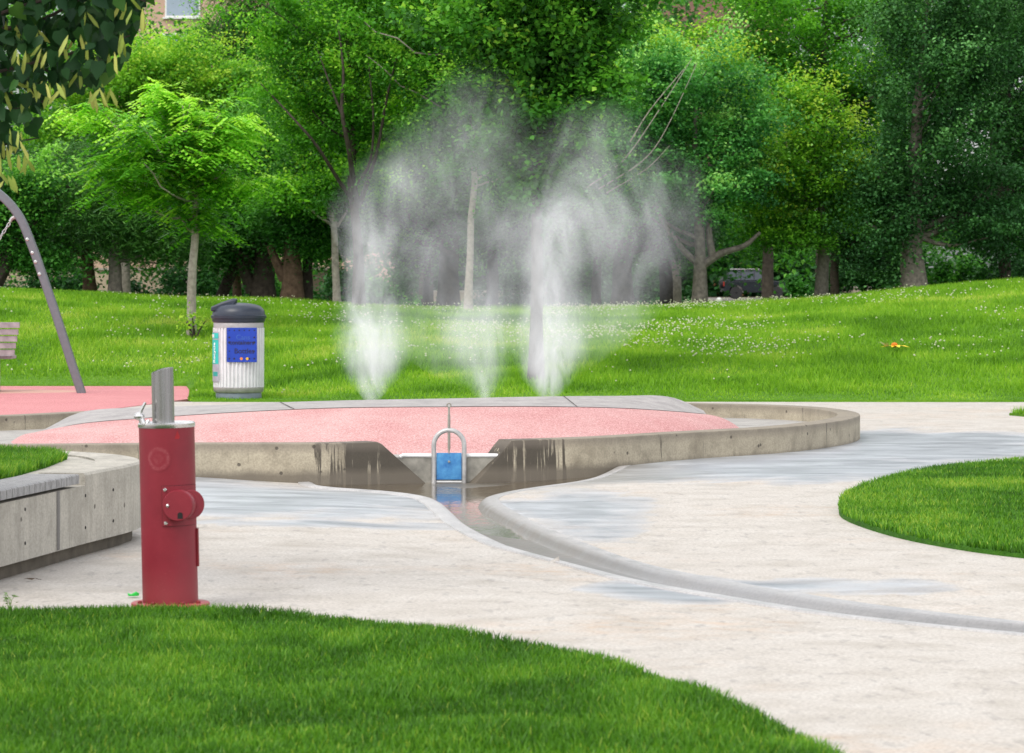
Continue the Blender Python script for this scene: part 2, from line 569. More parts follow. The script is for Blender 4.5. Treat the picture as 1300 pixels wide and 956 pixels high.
chan_poly = np.vstack([Lc - .02 * Uc, (Rc + .02 * Uc)[::-1]])
def pave_z(X, Y):
    z = dip(X, Y) + .006 * np.sin(X * .9) * np.sin(Y * .55)
    near = (np.abs(X) < 7) & (Y > 9) & (Y < 29)
    q = np.stack([X[near], Y[near]], 1)
    best = np.full(len(q), 1e9); bi = np.zeros(len(q), int)
    for k in range(0, len(Lc), 2):
        dd = ((q - Lc[k]) ** 2).sum(1)
        m = dd < best
        best[m] = dd[m]; bi[m] = k
    left = ((q - Lc[bi]) * Uc[bi]).sum(1) < .05
    s = np.clip(np.sqrt(best) / 1.5, 0, 1)
    drop = Dc[bi] * (1 - s * s * (3 - 2 * s))
    z[near] -= np.where(left, drop, 0)
    ins = in_poly(X.ravel(), Y.ravel(), chan_poly).reshape(X.shape)
    return np.where(ins, z - .3, z)
xs = np.concatenate([np.linspace(-40, -8, 20)[:-1], np.arange(-8, 8, .055), np.linspace(8, 40, 20)])
ys = np.concatenate([np.linspace(-8, 9, 12)[:-1], np.arange(9, 28, .055), np.arange(28, 39.0, .3), [39.35]])
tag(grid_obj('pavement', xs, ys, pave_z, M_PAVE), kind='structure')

# channel loft with rounded kerbs
bm = bmesh.new()
rows, tints = [], []
nL = len(Lc)
for i in range(nL):
    L, R, u = Lc[i], Rc[i], Uc[i]
    t_ = i / (nL - 1)
    D = Dc[i]
    fd = np.interp(t_, [0, .3, .5, 1], [.03, .022, .018, .010])      # bed below the left edge
    mouth = np.interp(t_, [.05, .3, .55], [1, 1, 0])                  # rounded lip of the left slab near the gate
    prof = [(L - .13 * u, -.05 - D, 0), (L - .10 * u, -D + .009, 0), (L - .02 * u, -D + .006 + .008 * mouth, 0), (L + .015 * u, -D + .001 + .004 * mouth, .15 * mouth), (L + .04 * u, -D - fd * .7, .6 + .3 * mouth), (L + .07 * u, -D - fd, 1),
            (R - .075 * u, -D - fd - .004, 1), (R - .06 * u, -D - fd + .002, .9), (R - .05 * u, -D * .75 - fd * .5, .9), (R - .035 * u, -.018, 1), (R - .014 * u, -.002, .8), (R + .012 * u, .004, .4), (R + .085 * u, .003, .15), (R + .11 * u, -.03, 0)]
    row = []
    for (q, z, tt) in prof:
        row.append((q[0], q[1], z + float(dip(q[0], q[1])) + .006 * math.sin(q[0] * .9) * math.sin(q[1] * .55)))
        tint_k = np.interp(t_, [0, .3, .55, .75, 1], [1, 1, .9, .85, .85])
        tints.append(tt * tint_k)  # tints: wet bed, darker kerb face, shadow line painted at its foot
    rows.append(row)
loft(bm, rows)
ch = obj('drainage_channel', bm, M_KERB, smooth=True)
ta = ch.data.attributes.new('tint', 'FLOAT', 'POINT')
ta.data.foreach_set('value', np.array(tints, np.float32))
tag(ch, kind='structure')

bm = bmesh.new()
rows = []
for i in range(0, int(nL * .5)):
    L, R, u = Lc[i], Rc[i], Uc[i]
    a, b = L + .02 * u, R - .045 * u
    row = []
    for s in np.linspace(0, 1, 7):
        q = a + (b - a) * s
        row.append((q[0], q[1], -Dc[i] - np.interp(i / (nL - 1), [0, .3, .42, .5], [.012, .008, .009, .035]) + float(dip(q[0], q[1]))))
    rows.append(row)
loft(bm, rows)
tag(obj('water', bm, M_WATER, smooth=True), kind='structure')

# ------------------------------------------------------------------ lawns
front_poly = [(-6, 14.2), (-3.4, 14.3), (-2.28, 14.42), (-1.95, 14.52), (-1.35, 14.52), (-.8, 14.2), (-.405, 13.8), (-.03, 13.25), (.21, 12.85), (.43, 12.4), (.56, 12.0),
              (.68, 11.6), (.81, 11.1), (.95, 10.3), (1.03, 9.4), (1.03, 7.5), (-6, 7.5)]
right_poly = [(4.25, 26.6), (3.28, 25.3), (2.70, 23.9), (2.28, 22.4), (2.12, 21.4), (2.05, 20.4), (2.18, 19.15), (2.40, 18.26), (2.72, 17.55), (3.4, 16.6), (4.5, 15.9), (7.0, 15.9), (7.5, 20), (7.0, 26.6), (5.6, 27.4)]
far_poly = [(5.35, 35.6), (5.7, 34.9), (7.0, 34.6), (9, 35), (9, 36.6), (6.4, 36.7)]
front_poly = list(map(tuple, catmull(front_poly[:-1], 6))) + [front_poly[-1]]
right_poly = list(map(tuple, catmull(right_poly + [right_poly[0]], 6)))[:-1]
far_poly = list(map(tuple, catmull(far_poly + [far_poly[0]], 6)))[:-1]
tag(slab('front_lawn', front_poly, -.2, .022, M_TURF), kind='structure')
tag(slab('side_lawn', right_poly, -.2, .022, M_TURF), kind='structure')
tag(slab('far_lawn', far_poly, -.2, .022, M_LAWN), kind='structure')

# hill lawn sheet
xs = np.concatenate([np.linspace(-60, -12, 26)[:-1], np.arange(-12, 12, .2), np.linspace(12, 60, 26)])
sv = np.concatenate([[0.0], np.linspace(0, 1, 110) ** 1.1 * 22, 22 + np.linspace(0, 1, 60)[1:] ** 1.4 * 130])
Xg, Sg = np.meshgrid(xs, sv)
Y0g = lawn_start(Xg)
Yg = np.where(Sg < 22, Y0g + Sg / 22 * (61 - Y0g), 61 + (Sg - 22))
Zg = hill(Xg, Yg)
Zg[0, :] = -.3
co_ = np.stack([Xg, Yg, Zg], -1).reshape(-1, 3)
nx, ny = len(xs), len(sv)
i = np.arange(nx - 1)[None, :] + nx * np.arange(ny - 1)[:, None]
q = np.stack([i, i + 1, i + 1 + nx, i + nx], -1).reshape(-1, 4)
tag(np_mesh('hill', co_, q.ravel(), np.full(len(q), 4), M_LAWN, smooth=True), kind='structure')

def grass(name, P, h, wd, mat, tint, seg2=True, lean=.5):
    n = len(P)
    a = rng.uniform(0, 2 * PI, n)
    b = rng.uniform(0, 2 * PI, n)
    hh = h * rng.uniform(.55, 1.25, n)
    ww = wd * rng.uniform(.7, 1.3, n)
    side = np.stack([np.cos(a), np.sin(a), np.zeros(n)], 1) * (ww / 2)[:, None]
    ln = np.stack([np.cos(b), np.sin(b), np.zeros(n)], 1) * (hh * lean * rng.uniform(.1, 1.2, n))[:, None]
    up = np.stack([np.zeros(n), np.zeros(n), hh], 1)
    if seg2:
        mid = P + up * .6 + ln * .35
        tip = P + up * .95 + ln
        co_ = np.stack([P - side, P + side, mid + side * .8, mid - side * .8, tip], 1).reshape(-1, 3)
        base = np.arange(n)[:, None] * 5
        f = np.concatenate([base + np.array([[0, 1, 2, 3]]), base + np.array([[3, 2, 4]])], 1).ravel()
        sizes = np.tile([4, 3], n)
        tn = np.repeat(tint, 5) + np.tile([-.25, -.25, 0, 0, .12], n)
    else:
        tip = P + up + ln
        co_ = np.stack([P - side, P + side, tip], 1).reshape(-1, 3)
        f = np.arange(n * 3)
        sizes = np.full(n, 3)
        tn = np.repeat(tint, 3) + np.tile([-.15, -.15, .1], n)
    o = np_mesh(name, co_, f, sizes, mat, np.clip(tn, 0, 1))
    tag(o, kind='stuff')
    return o

def vnoise(x, y, s, seed):
    """cheap smooth value noise"""
    r = np.random.default_rng(seed).uniform(0, 1, (256, 256))
    u, v = x / s, y / s
    i, j = np.floor(u).astype(int), np.floor(v).astype(int)
    fu, fv = u - i, v - j
    fu = fu * fu * (3 - 2 * fu); fv = fv * fv * (3 - 2 * fv)
    g = lambda a, b: r[a % 256, b % 256]
    return (g(i, j) * (1 - fu) + g(i + 1, j) * fu) * (1 - fv) + (g(i, j + 1) * (1 - fu) + g(i + 1, j + 1) * fu) * fv

def scatter_poly(poly, n, x0, x1, y0, y1):
    x = rng.uniform(x0, x1, n); y = rng.uniform(y0, y1, n)
    m = in_poly(x, y, poly)
    return x[m], y[m]

def blade_tint(x, y, seed):
    t = .30 + .45 * (vnoise(x, y, .22, seed) - .5) + .45 * (vnoise(x, y, 1.1, seed + 1) - .5) + rng.normal(0, .17, len(x)) + .12
    yl = rng.uniform(0, 1, len(x)) < .02 + .05 * np.clip(vnoise(x, y, .6, seed + 5) - .6, 0, 1)
    return np.where(yl, 1.0, np.clip(t, 0, .92))

x, y = scatter_poly(front_poly, 420000, -2.9, 1.35, 8.9, 15.0)
P = np.stack([x, y, np.full(len(x), .015)], 1)
hm = .035 + .035 * vnoise(x, y, .5, 3)
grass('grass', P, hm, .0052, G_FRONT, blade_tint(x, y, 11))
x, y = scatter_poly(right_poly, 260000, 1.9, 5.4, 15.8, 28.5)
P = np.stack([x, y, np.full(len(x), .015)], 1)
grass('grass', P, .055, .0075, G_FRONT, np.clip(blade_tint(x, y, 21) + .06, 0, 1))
x, y = scatter_poly(far_poly, 20000, 5, 9, 34, 37)
P = np.stack([x, y, np.full(len(x), .015)], 1)
grass('grass', P, .08, .014, G_HILL, blade_tint(x, y, 31), False)
# hill grass
n = 420000
x = rng.uniform(-11.5, 11.5, n); y = 39.0 + 22 * rng.uniform(0, 1, n) ** 1.15
m = (y > lawn_start(x) + .02) & (np.abs(x) < y * .185)
x, y = x[m], y[m]
P = np.stack([x, y, hill(x, y) - .01], 1)
edge = np.clip((y - lawn_start(x)) / 1.2, .35, 1)
tt = .38 + .28 * (vnoise(x, y, 3.1, 41) - .5) + .7 * (vnoise(x, y, .9, 42) - .5) * (vnoise(x, y, 4.0, 47) + .3) + rng.normal(0, .13, len(x)) + .12
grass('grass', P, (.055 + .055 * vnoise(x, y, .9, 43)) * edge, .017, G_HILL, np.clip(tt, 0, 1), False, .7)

# clover flowers in drifts
n = 60000
x = rng.uniform(-10, 10, n); y = rng.uniform(40.5, 60, n)
dens = vnoise(x, y, 1.5, 51) * .6 + vnoise(x, y, .55, 52) * .4
reg = np.exp(-(((x - 1.9) / 3.4) ** 2)) * .24 + .07 * np.exp(-((x + 3) / 4) ** 2) + .09 * np.exp(-((x - 5.5) / 3) ** 2)
reg = reg * np.clip((y - 43) / 3, 0.15, 1)
dens = np.clip((dens - .56) * 6 + reg * 3.2, 0, 1) ** 1.5
m = rng.uniform(0, 1, n) < dens * (.015 + reg * 1.5)
m |= rng.uniform(0, 1, n) < .010 * np.clip(vnoise(x, y, 2.2, 57) * 2.2 - .5, .1, 1)
m &= y > lawn_start(x) + .6
x, y = x[m], y[m]
z = hill(x, y) + .075 + rng.uniform(-.03, .05, len(x))
n = len(x)
r = rng.uniform(.008, .019, n)
octa = np.array([[1, 0, 0], [0, 1, 0], [-1, 0, 0], [0, -1, 0], [0, 0, .8], [0, 0, -.8]])
co_ = (np.stack([x, y, z], 1)[:, None, :] + octa[None] * r[:, None, None]).reshape(-1, 3)
ft = np.array([[0, 1, 4], [1, 2, 4], [2, 3, 4], [3, 0, 4], [1, 0, 5], [2, 1, 5], [3, 2, 5], [0, 3, 5]])
f = (np.arange(n)[:, None, None] * 6 + ft[None]).reshape(-1)
tag(np_mesh('clover_flowers', co_, f, np.full(n * 8, 3), simple('clover_white', (.56, .58, .38), .8)), kind='stuff')

# ------------------------------------------------------------------ playground surface, road
tag(slab('playground_surface', [(-16, 44.75), (-4.3, 44.65), (-4.05, 43), (-3.85, 41), (-3.93, 39.95), (-4.4, 37.4), (-5.0, 35.2), (-7, 34.4), (-16, 34)], -.2, .010, M_PLAY), kind='structure')
quad_sheet('road', -260, 260, 196, 222, .03, simple('road_asphalt', (.17, .155, .14), .9, .2, 0, .2, .8))
quad_sheet('park_ground', -260, 260, 84, 330, .02, simple('park_soil', (.10, .085, .05), .95, .1, 0, .4, .6))  # dark brown soil under the trees

# ------------------------------------------------------------------ basin wall
WP = [(-.655, 25.66), (-.83, 25.58), (-1.0, 25.5), (-1.48, 25.26), (-2.4, 25.22), (-3.87, 25.02), (-5.6, 25.1), (-7.2, 25.9), (-8.0, 27.3), (-7.4, 28.7), (-6.0, 29.5), (-4.75, 30.4),
      (-4.1, 31.25), (-3.0, 32.3), (-1.2, 33.3), (.4, 33.6), (1.74, 33.3), (2.44, 33.0), (2.95, 32.4), (3.2, 31.5), (3.22, 30.6), (3.02, 29.6), (2.67, 28.7), (2.19, 27.85), (1.39, 26.98), (.68, 26.17),
      (0.0, 25.74), (-.15, 25.66), (-.30, 25.60)]
wp = catmull(WP, 10)
d = np.gradient(wp, axis=0)
d /= np.linalg.norm(d, axis=1, keepdims=True)
nrm_in = np.stack([d[:, 1], -d[:, 0]], 1)         # right-hand side of the walking direction = inside
if in_poly(np.array([wp[60][0] + nrm_in[60][0] * .3]), np.array([wp[60][1] + nrm_in[60][1] * .3]), wp)[0] == False:
    nrm_in = -nrm_in
cum = np.concatenate(([0], np.cumsum(np.linalg.norm(np.diff(wp, axis=0), axis=1))))
tot = cum[-1]
bm = bmesh.new()
rows = []
T = .21
for k in range(len(wp)):
    s0, s1 = cum[k], tot - cum[k]
    zt = .22
    zt = min(zt, -.12 + .34 * s0 / .40 if s0 < .40 else .22)
    zt = min(zt, -.12 + .34 * s1 / .33 if s1 < .33 else .22)
    o_, n_ = wp[k], nrm_in[k]
    b = .014
    pr = [(0, -.35), (0, zt - b), (b * .3, zt - b * .3), (b, zt), (T - b, zt), (T - b * .3, zt - b * .3), (T, zt - b), (T, -.35)]
    rows.append([(o_[0] + n_[0] * a, o_[1] + n_[1] * a, z) for a, z in pr])
vs = loft(bm, rows)
bm.faces.new(vs[0]); bm.faces.new(vs[-1][::-1])
basin = tag(obj('basin_wall', bm, M_BASIN, smooth=True), 'low weathered concrete wall curving around the pink splash pool, water stained beside its gate', 'wall')
inner = wp + nrm_in * (T - .02)
fl = [(p[0], p[1]) for p in inner[::3]]
tag(slab('pool_floor', fl, -.2, .085, M_FLOOR), kind='structure')

# ------------------------------------------------------------------ mound
Tb = [(50, 550, 28.3), (107, 537.5, 28.6), (214, 529, 28.3), (320, 522.5, 28.1), (431, 518, 28.0), (570, 516.6, 28.0), (680, 516.3, 28.2), (780, 518, 28.7), (850, 522, 29.4), (897, 526, 30.3)]
Bb = [(-4.28, 28.1), (-4.05, 27.3), (-3.2, 26.75), (-2.4, 26.5), (-1.5, 26.2), (-.5, 26.15), (.4, 26.5), (1.3, 27.4), (1.85, 28.7), (2.13, 30.2)]
Kb = [(56, 545, 29.3), (111, 521.5, 30.4), (214, 516.5, 30.1), (320, 512, 29.95), (431, 508.4, 29.85), (570, 505.8, 29.8), (680, 503.5, 29.95), (780, 502.6, 30.25), (848, 503.5, 30.6), (893, 521, 30.75)]
Tw = catmull([tuple(at(*p)) for p in Tb], 6)
Bw = catmull([(p[0], p[1], .07) for p in Bb], 6)
Kw = catmull([tuple(at(*p)) for p in Kb], 6)
mound = thing('splash_mound', 'low mound of pink rubber with a grey concrete cap inside the splash pool', 'splash mound', (-1.1, 28.8, .08))
ML = Vector(mound.location)
def rel(a):
    return [tuple(Vector(p) - ML) for p in a]
bm = bmesh.new()
rows = [rel(Bw + (Tw - Bw) * s + np.array([0, 0, 1]) * (.035 * math.sin(PI * s))) for s in np.linspace(0, 1, 8)]
loft(bm, rows)
obj('rubber_slope', bm, M_PINK, mound, smooth=True)
bm = bmesh.new()
rows = [rel(Tw + (Kw - Tw) * s) for s in np.linspace(0, 1, 5)]
rows[0] = [(p[0], p[1] - .01, p[2] + .004) for p in rows[0]]
back = Kw.copy(); back[:, 1] += .35; back[:, 2] = .02
rows.append(rel(Kw + np.array([0, .02, -.02])))
rows.append(rel(back))
loft(bm, rows)
obj('concrete_cap', bm, M_CAP, mound, smooth=True)
# control joints in the cap
for tpx0, tpx1 in ((0.735, 0.705), (.395, .385)):
    i0 = int(tpx0 * (len(Tw) - 1)); i1 = int(tpx1 * (len(Kw) - 1))
    a, b = Vector(Tw[i0]) - ML, Vector(Kw[i1]) - ML
    a.z += .006; b.z += .004
    s = Vector((.006, 0, 0))
    bm = bmesh.new()
    bm.faces.new([bm.verts.new(v) for v in (a - s, a + s, b + s, b - s)])
    obj('joint', bm, simple('joint_dark', (.07, .06, .055), .9), mound)

# ------------------------------------------------------------------ water gate
steel = simple('galvanised_steel', (.42, .41, .40), .42, .5, .55, .18, 20)
steel_d = simple('weathered_steel', (.27, .255, .22), .6, .4, .3, .3, 14)
bright = simple('stainless_steel', (.62, .61, .60), .26, .5, .9, .08, 30)
wpaint = simple('white_pipe_paint', (.70, .70, .69), .45, .5, 0, .1, 20)
def blue_mat():
    t = NT('blue_worn_paint')
    p = t.pos()
    a = t.noise(p, 9, 6, .65)
    b = t.noise(p, 40, 4, .7)
    c = t.mix(t.ramp(a, [(.35, 0.0), (.65, 1.0)]), (.02, .13, .36), (.08, .29, .53))
    c = t.mix(t.ramp(b, [(.66, 0.0), (.7, 1.0)]), c, (.05, .06, .10))
    t.bsdf(c, .45, .4)
    return t.m
gate = thing('water_gate', 'small steel sluice gate with arched tube frame and blue panel in the pool wall', 'water gate', (gx(570, 25.68), 25.68, -.13))
def gz(py): return EYE - (py - 350) / F * 25.68 + .13
bm = bmesh.new()
hw = .118
top = gz(546) - hw
pts = [(-hw, 0, 0), (-hw, 0, top * .5), (-hw, 0, top)] + [(-hw * math.cos(a), 0, top + hw * math.sin(a)) for a in np.linspace(0, PI, 14)[1:-1]] + [(hw, 0, top), (hw, 0, top * .5), (hw, 0, 0)]
tube(bm, pts, .0185, 12)
obj('hoop_frame', bm, steel, gate, smooth=True)
bm = bmesh.new()
box(bm, 0, .01, (gz(609) + gz(575)) / 2, .195, .012, gz(575) - gz(609))
pn = obj('gate_panel', bm, blue_mat(), gate, bevel=.002)
bm = bmesh.new()
M = Matrix.Translation((0, -.001, gz(586))) @ Matrix.Rotation(PI / 2, 4, 'X')
lathe(bm, [(.009, 0), (.009, .007), (.004, .010)], 12, M)
obj('bolt', bm, steel_d, pn, smooth=True)
bm = bmesh.new()
box(bm, 0, .012, gz(611.5), .195, .008, .012)
obj('bright_gap_strip', bm, wpaint, gate)  # white strip painted for the bright water gap under the panel
bm = bmesh.new()
lathe(bm, [(.003, gz(576)), (.011, gz(568)), (.011, gz(527)), (.008, gz(526)), (.008, gz(517.5))], 10)
rod = obj('lift_rod', bm, steel_d, gate, smooth=True)
bm = bmesh.new()
rr = .015
tube(bm, [(rr * math.cos(a), 0, gz(514.5) + rr * math.sin(a)) for a in np.linspace(0, 2 * PI, 17)[:-1]], .0058, 8, True)
obj('pull_ring', bm, steel_d, rod, smooth=True)
for sx, x0, x1 in ((-1, gx(508, 25.7), gx(550, 25.7)), (1, gx(590, 25.7), gx(634, 25.7))):
    c = gate.location.x
    bm = bmesh.new()
    box(bm, (x0 + x1) / 2 - c, .045, gz(600) - .03, x1 - x0, .012, .30)
    obj('side_plate', bm, steel_d, gate)
    bm = bmesh.new()
    zt = gz(579) + .003
    xa, xb = (x0 - c, x1 - c)
    tube(bm, [(xa, .04, zt - .012), (xa + .02, .04, zt), (xb - .02, .04, zt), (xb, .04, zt - .012)], .0155, 10)
    obj('top_pipe', bm, wpaint, gate, smooth=True)

# ------------------------------------------------------------------ drinking fountain
red = NT('red_enamel')
p = red.pos()
nz = red.noise(p, 6, 6, .65)
scuff = red.ramp(red.noise(red.pos((1, 1, 2.5)), 45, 5, .75), [(.62, 0.0), (.72, .35)])
sep = red.n('ShaderNodeSeparateXYZ', {0: p})
cc = red.mix(red.ramp(nz, [(.3, 0.0), (.7, 1.0)]), (.175, .005, .015), (.225, .010, .022))
cc = red.mix(scuff, cc, (.36, .08, .09))
dust = red.ramp(red.math('ADD', sep.outputs[2], red.math('MULTIPLY', nz, .2)), [(.08, .3), (.28, 0.0)])
cc = red.mix(dust, cc, (.28, .08, .07))
red.bsdf(cc, red.ramp(nz, [(.2, .42), (.8, .58)]), .45)
RED = red.m
red_d = simple('dark_red_paint', (.20, .012, .018), .5, .4)
hole = simple('dark_opening', (.012, .01, .01), .9)
YF = 6300 / 419.
df = thing('drinking_fountain', 'red cylindrical drinking fountain with steel spout column at the edge of front grass', 'drinking fountain', (gx(216.5, YF), YF, .0), (0, math.radians(-1.25), 0))
R0 = .126
bm = bmesh.new()
lathe(bm, [(R0, .016), (R0, .815)], 64)
col = obj('column', bm, RED, df, smooth=True)
bm = bmesh.new()
lathe(bm, [(.178, .004), (.178, .014), (.172, .018), (.128, .018)], 48)
bp = obj('base_plate', bm, simple('base_plate_red', (.33, .05, .055), .5, .4, 0, .2), df, smooth=True)
bp.rotation_euler = (0, math.radians(1.25), 0)
for a in (-.5, -1.1, -2.0, -2.6):
    bm = bmesh.new()
    lathe(bm, [(.010, .018), (.010, .027), (.006, .031)], 6, Matrix.Translation((.152 * math.cos(a), .152 * math.sin(a), 0)))
    obj('anchor_bolt', bm, red_d, bp)
bm = bmesh.new()
lathe(bm, [(R0 + .002, .812), (R0 + .004, .816), (R0 + .004, .830), (R0 - .003, .836), (R0 - .02, .833), (.05, .828)], 64)
obj('basin_rim', bm, bright, df, smooth=True)
# spout column: an open steel tube with a slanting mouth
bm = bmesh.new()
SXo, RS = -.014, .0505
SN = 40
H0, H1 = .825, 1.082
def spz(a):    # a: angle, low side faces front-left
    return H1 - .024 * ((1 + math.cos(a - math.radians(190))) / 2) ** 2.2 
outer, innr, innb = [], [], []
bot = [bm.verts.new((SXo + RS * math.cos(2 * PI * k / SN), RS * math.sin(2 * PI * k / SN), H0)) for k in range(SN)]
for k in range(SN):
    a = 2 * PI * k / SN
    outer.append(bm.verts.new((SXo + RS * math.cos(a), RS * math.sin(a), spz(a))))
    innr.append(bm.verts.new((SXo + (RS - .004) * math.cos(a), (RS - .004) * math.sin(a), spz(a) + .0015)))
    innb.append(bm.verts.new((SXo + (RS - .004) * math.cos(a), (RS - .004) * math.sin(a), spz(a) - .012)))
for A, B in ((bot, outer), (outer, innr), (innr, innb)):
    for k in range(SN):
        bm.faces.new((A[k], A[(k + 1) % SN], B[(k + 1) % SN], B[k]))
bm.faces.new(innb)
brush = NT('brushed_steel')
bn = brush.noise(brush.pos((22, 22, .8)), 9, 4, .6)
brush.bsdf(brush.mix(bn, (.235, .232, .23), (.33, .327, .325)), brush.ramp(bn, [(.3, .2), (.7, .34)]), .5, .96)
obj('spout_column', bm, brush.m, df, smooth=True)
# bubbler lever
bm = bmesh.new()
px_ = .00356
bx, bz = -.118, .866
bmesh.ops.create_uvsphere(bm, u_segments=16, v_segments=10, radius=.021, matrix=Matrix.Translation((bx, -.05, bz)) @ Matrix.Diagonal((1.15, 1, .9, 1)))
tube(bm, [(bx, -.05, bz), (bx + .012, -.055, bz + .03), (bx + .030, -.058, bz + .062)], [.009, .0075, .0065], 8)
tube(bm, [(bx + .004, -.05, bz), (bx + .012, -.05, bz - .02), (bx + .02, -.05, bz - .036)], [.013, .014, .017], 10)
tube(bm, [(bx + .024, -.05, bz - .034), (bx + .036, -.05, bz - .03), (bx + .044, -.05, bz - .018)], [.009, .009, .007], 8)
obj('bubbler', bm, bright, df, smooth=True)
# push button hatch with its saddle plate
HZ = .463
A0 = math.radians(-90 + 38)
bm = bmesh.new()
for zz, nn in ((HZ - .09, 0), (HZ + .085, 0)):
    pass
arc = np.linspace(math.radians(-90 - 6), math.radians(-90 + 78), 20)
rows = []
for zz, rr in ((HZ - .092, R0 + .001), (HZ - .092, R0 + .006), (HZ + .088, R0 + .006), (HZ + .088, R0 + .001)):
    rows.append([(rr * math.cos(a), rr * math.sin(a), zz) for a in arc])
vs = loft(bm, rows)
bm.faces.new([r[0] for r in vs]); bm.faces.new([r[-1] for r in vs])
sp_ = obj('saddle_plate', bm, RED, df, smooth=True)
bm = bmesh.new()
arc2 = np.linspace(arc[0] - .018, arc[-1], 20)
rows = [[((R0 + .0012) * math.cos(a), (R0 + .0012) * math.sin(a), zz) for a in arc2] for zz in (HZ - .0945, HZ + .0905)]
loft(bm, rows)
obj('gap_outline', bm, simple('gap_outline_dark', (.07, .008, .012), .7), sp_)  # thin dark strip added to draw the gap line around the plate
for a, zz in ((arc[0] + .11, HZ + .072), (arc[0] + .11, HZ - .078)):
    bm = bmesh.new()
    M = Matrix.Translation(((R0 + .005) * math.cos(a), (R0 + .005) * math.sin(a), zz)) @ Vector((math.cos(a), math.sin(a), 0)).to_track_quat('Z', 'Y').to_matrix().to_4x4()
    lathe(bm, [(.0085, 0), (.0085, .004), (.005, .008)], 12, M)
    obj('bolt', bm, bright, sp_, smooth=True)
ax = Vector((math.cos(math.radians(-98)), math.sin(math.radians(-98)), .03)).normalized()
ctr = Vector((.070, -.088, HZ))
M = Matrix.Translation(ctr) @ ax.to_track_quat('Z', 'Y').to_matrix().to_4x4()
bm = bmesh.new()
lathe(bm, [(.066, -.02), (.066, .026), (.060, .030), (.060, .036), (.070, .038), (.070, .078), (.067, .082)], 48, M)
M2 = Matrix.Translation((.094, -.052, HZ)) @ Vector((math.cos(math.radians(-62)), math.sin(math.radians(-62)), .03)).to_track_quat('Z', 'Y').to_matrix().to_4x4()
lathe(bm, [(.066, -.02), (.066, .036), (.062, .040)], 40, M2)
hat = obj('button_housing', bm, RED, df, smooth=True)
bm = bmesh.new()
Mh = M @ Matrix.Translation((0, 0, .0835))
q = M.to_quaternion().inverted() @ Vector((0, 0, -1))
q.z = 0; q.normalize()
sdv = Vector((-q.y, q.x, 0))
if (M.to_quaternion() @ sdv).x < 0: sdv = -sdv
hp = q * .047 + sdv * .012
pts = []
for a in np.linspace(0, PI, 10):
    pts.append(hp - q * (.006 + .011 * math.sin(a)) + sdv * (.012 * math.cos(a)))
pts += [hp + q * .012 - sdv * .012, hp + q * .012 + sdv * .012]
bm.faces.new([bm.verts.new(Mh @ v) for v in pts])
obj('drain_hole', bm, hole, hat)
bm = bmesh.new()
lathe(bm, [(.007, .0), (.007, .006), (.003, .009)], 12, M @ Matrix.Translation(Vector((0, 0, .081)) - sdv * .045))
obj('push_button', bm, bright, hat, smooth=True)
# service panel edge on the right flank
bm = bmesh.new()
arc = np.linspace(math.radians(-9), math.radians(50), 10)
rows = [[((R0 + e) * math.cos(a), (R0 + e) * math.sin(a), zz) for a in arc] for zz, e in ((.178, .001), (.178, .009), (.350, .009), (.350, .001))]
vs = loft(bm, rows)
bm.faces.new([r[0] for r in vs]); bm.faces.new([r[-1] for r in vs])
obj('service_panel', bm, red_d, df)
# faded round seal transfer
def seal_mat():
    t = NT('faded_seal')
    tc_ = t.n('ShaderNodeTexCoord')
    d = t.n('ShaderNodeVectorMath', {0: tc_.outputs['Object']}, operation='LENGTH').outputs['Value']
    r = t.ramp(t.math('MULTIPLY', d, 1 / .055), [(.0, .15), (.35, .3), (.5, .1), (.62, .12), (.72, .55), (.92, .6), (.96, .15)])
    n_ = t.noise(tc_.outputs['Object'], 70, 4, .7)
    f_ = t.math('MULTIPLY', r, t.ramp(n_, [(.35, .15), (.65, 1.0)]))
    t.bsdf(t.mix(f_, (.205, .008, .019), (.31, .075, .085)), .5, .4)
    return t.m
bm = bmesh.new()
cz_, ca = .675, math.radians(-90 - 13)
rs = .058
rows = []
cen = Vector(((R0 + .0015) * math.cos(ca), (R0 + .0015) * math.sin(ca), cz_))
for s in np.linspace(.02, 1, 8):
    rows.append([])
    for k in range(40):
        a = 2 * PI * k / 40
        an = ca + rs * s * math.cos(a) / R0
        rows[-1].append(tuple(Vector(((R0 + .0015) * math.cos(an), (R0 + .0015) * math.sin(an), cz_ + rs * s * math.sin(a))) - cen))
vs = loft(bm, rows, closed_u=True)
bm.faces.new(vs[0])
sl = obj('seal_decal', bm, seal_mat(), df, smooth=True, loc=cen)
bm = bmesh.new()
tri = []
for da, dz in ((.13, -.012), (.30, -.012), (.33, -.004), (.24, .026)):
    an = math.radians(-90) + .25 + da
    tri.append(((R0 + .0013) * math.cos(an), (R0 + .0013) * math.sin(an), .775 + dz))
bm.faces.new([bm.verts.new(v) for v in tri])
obj('mark_decal', bm, simple('mark_red', (.33, .006, .012), .5), df)

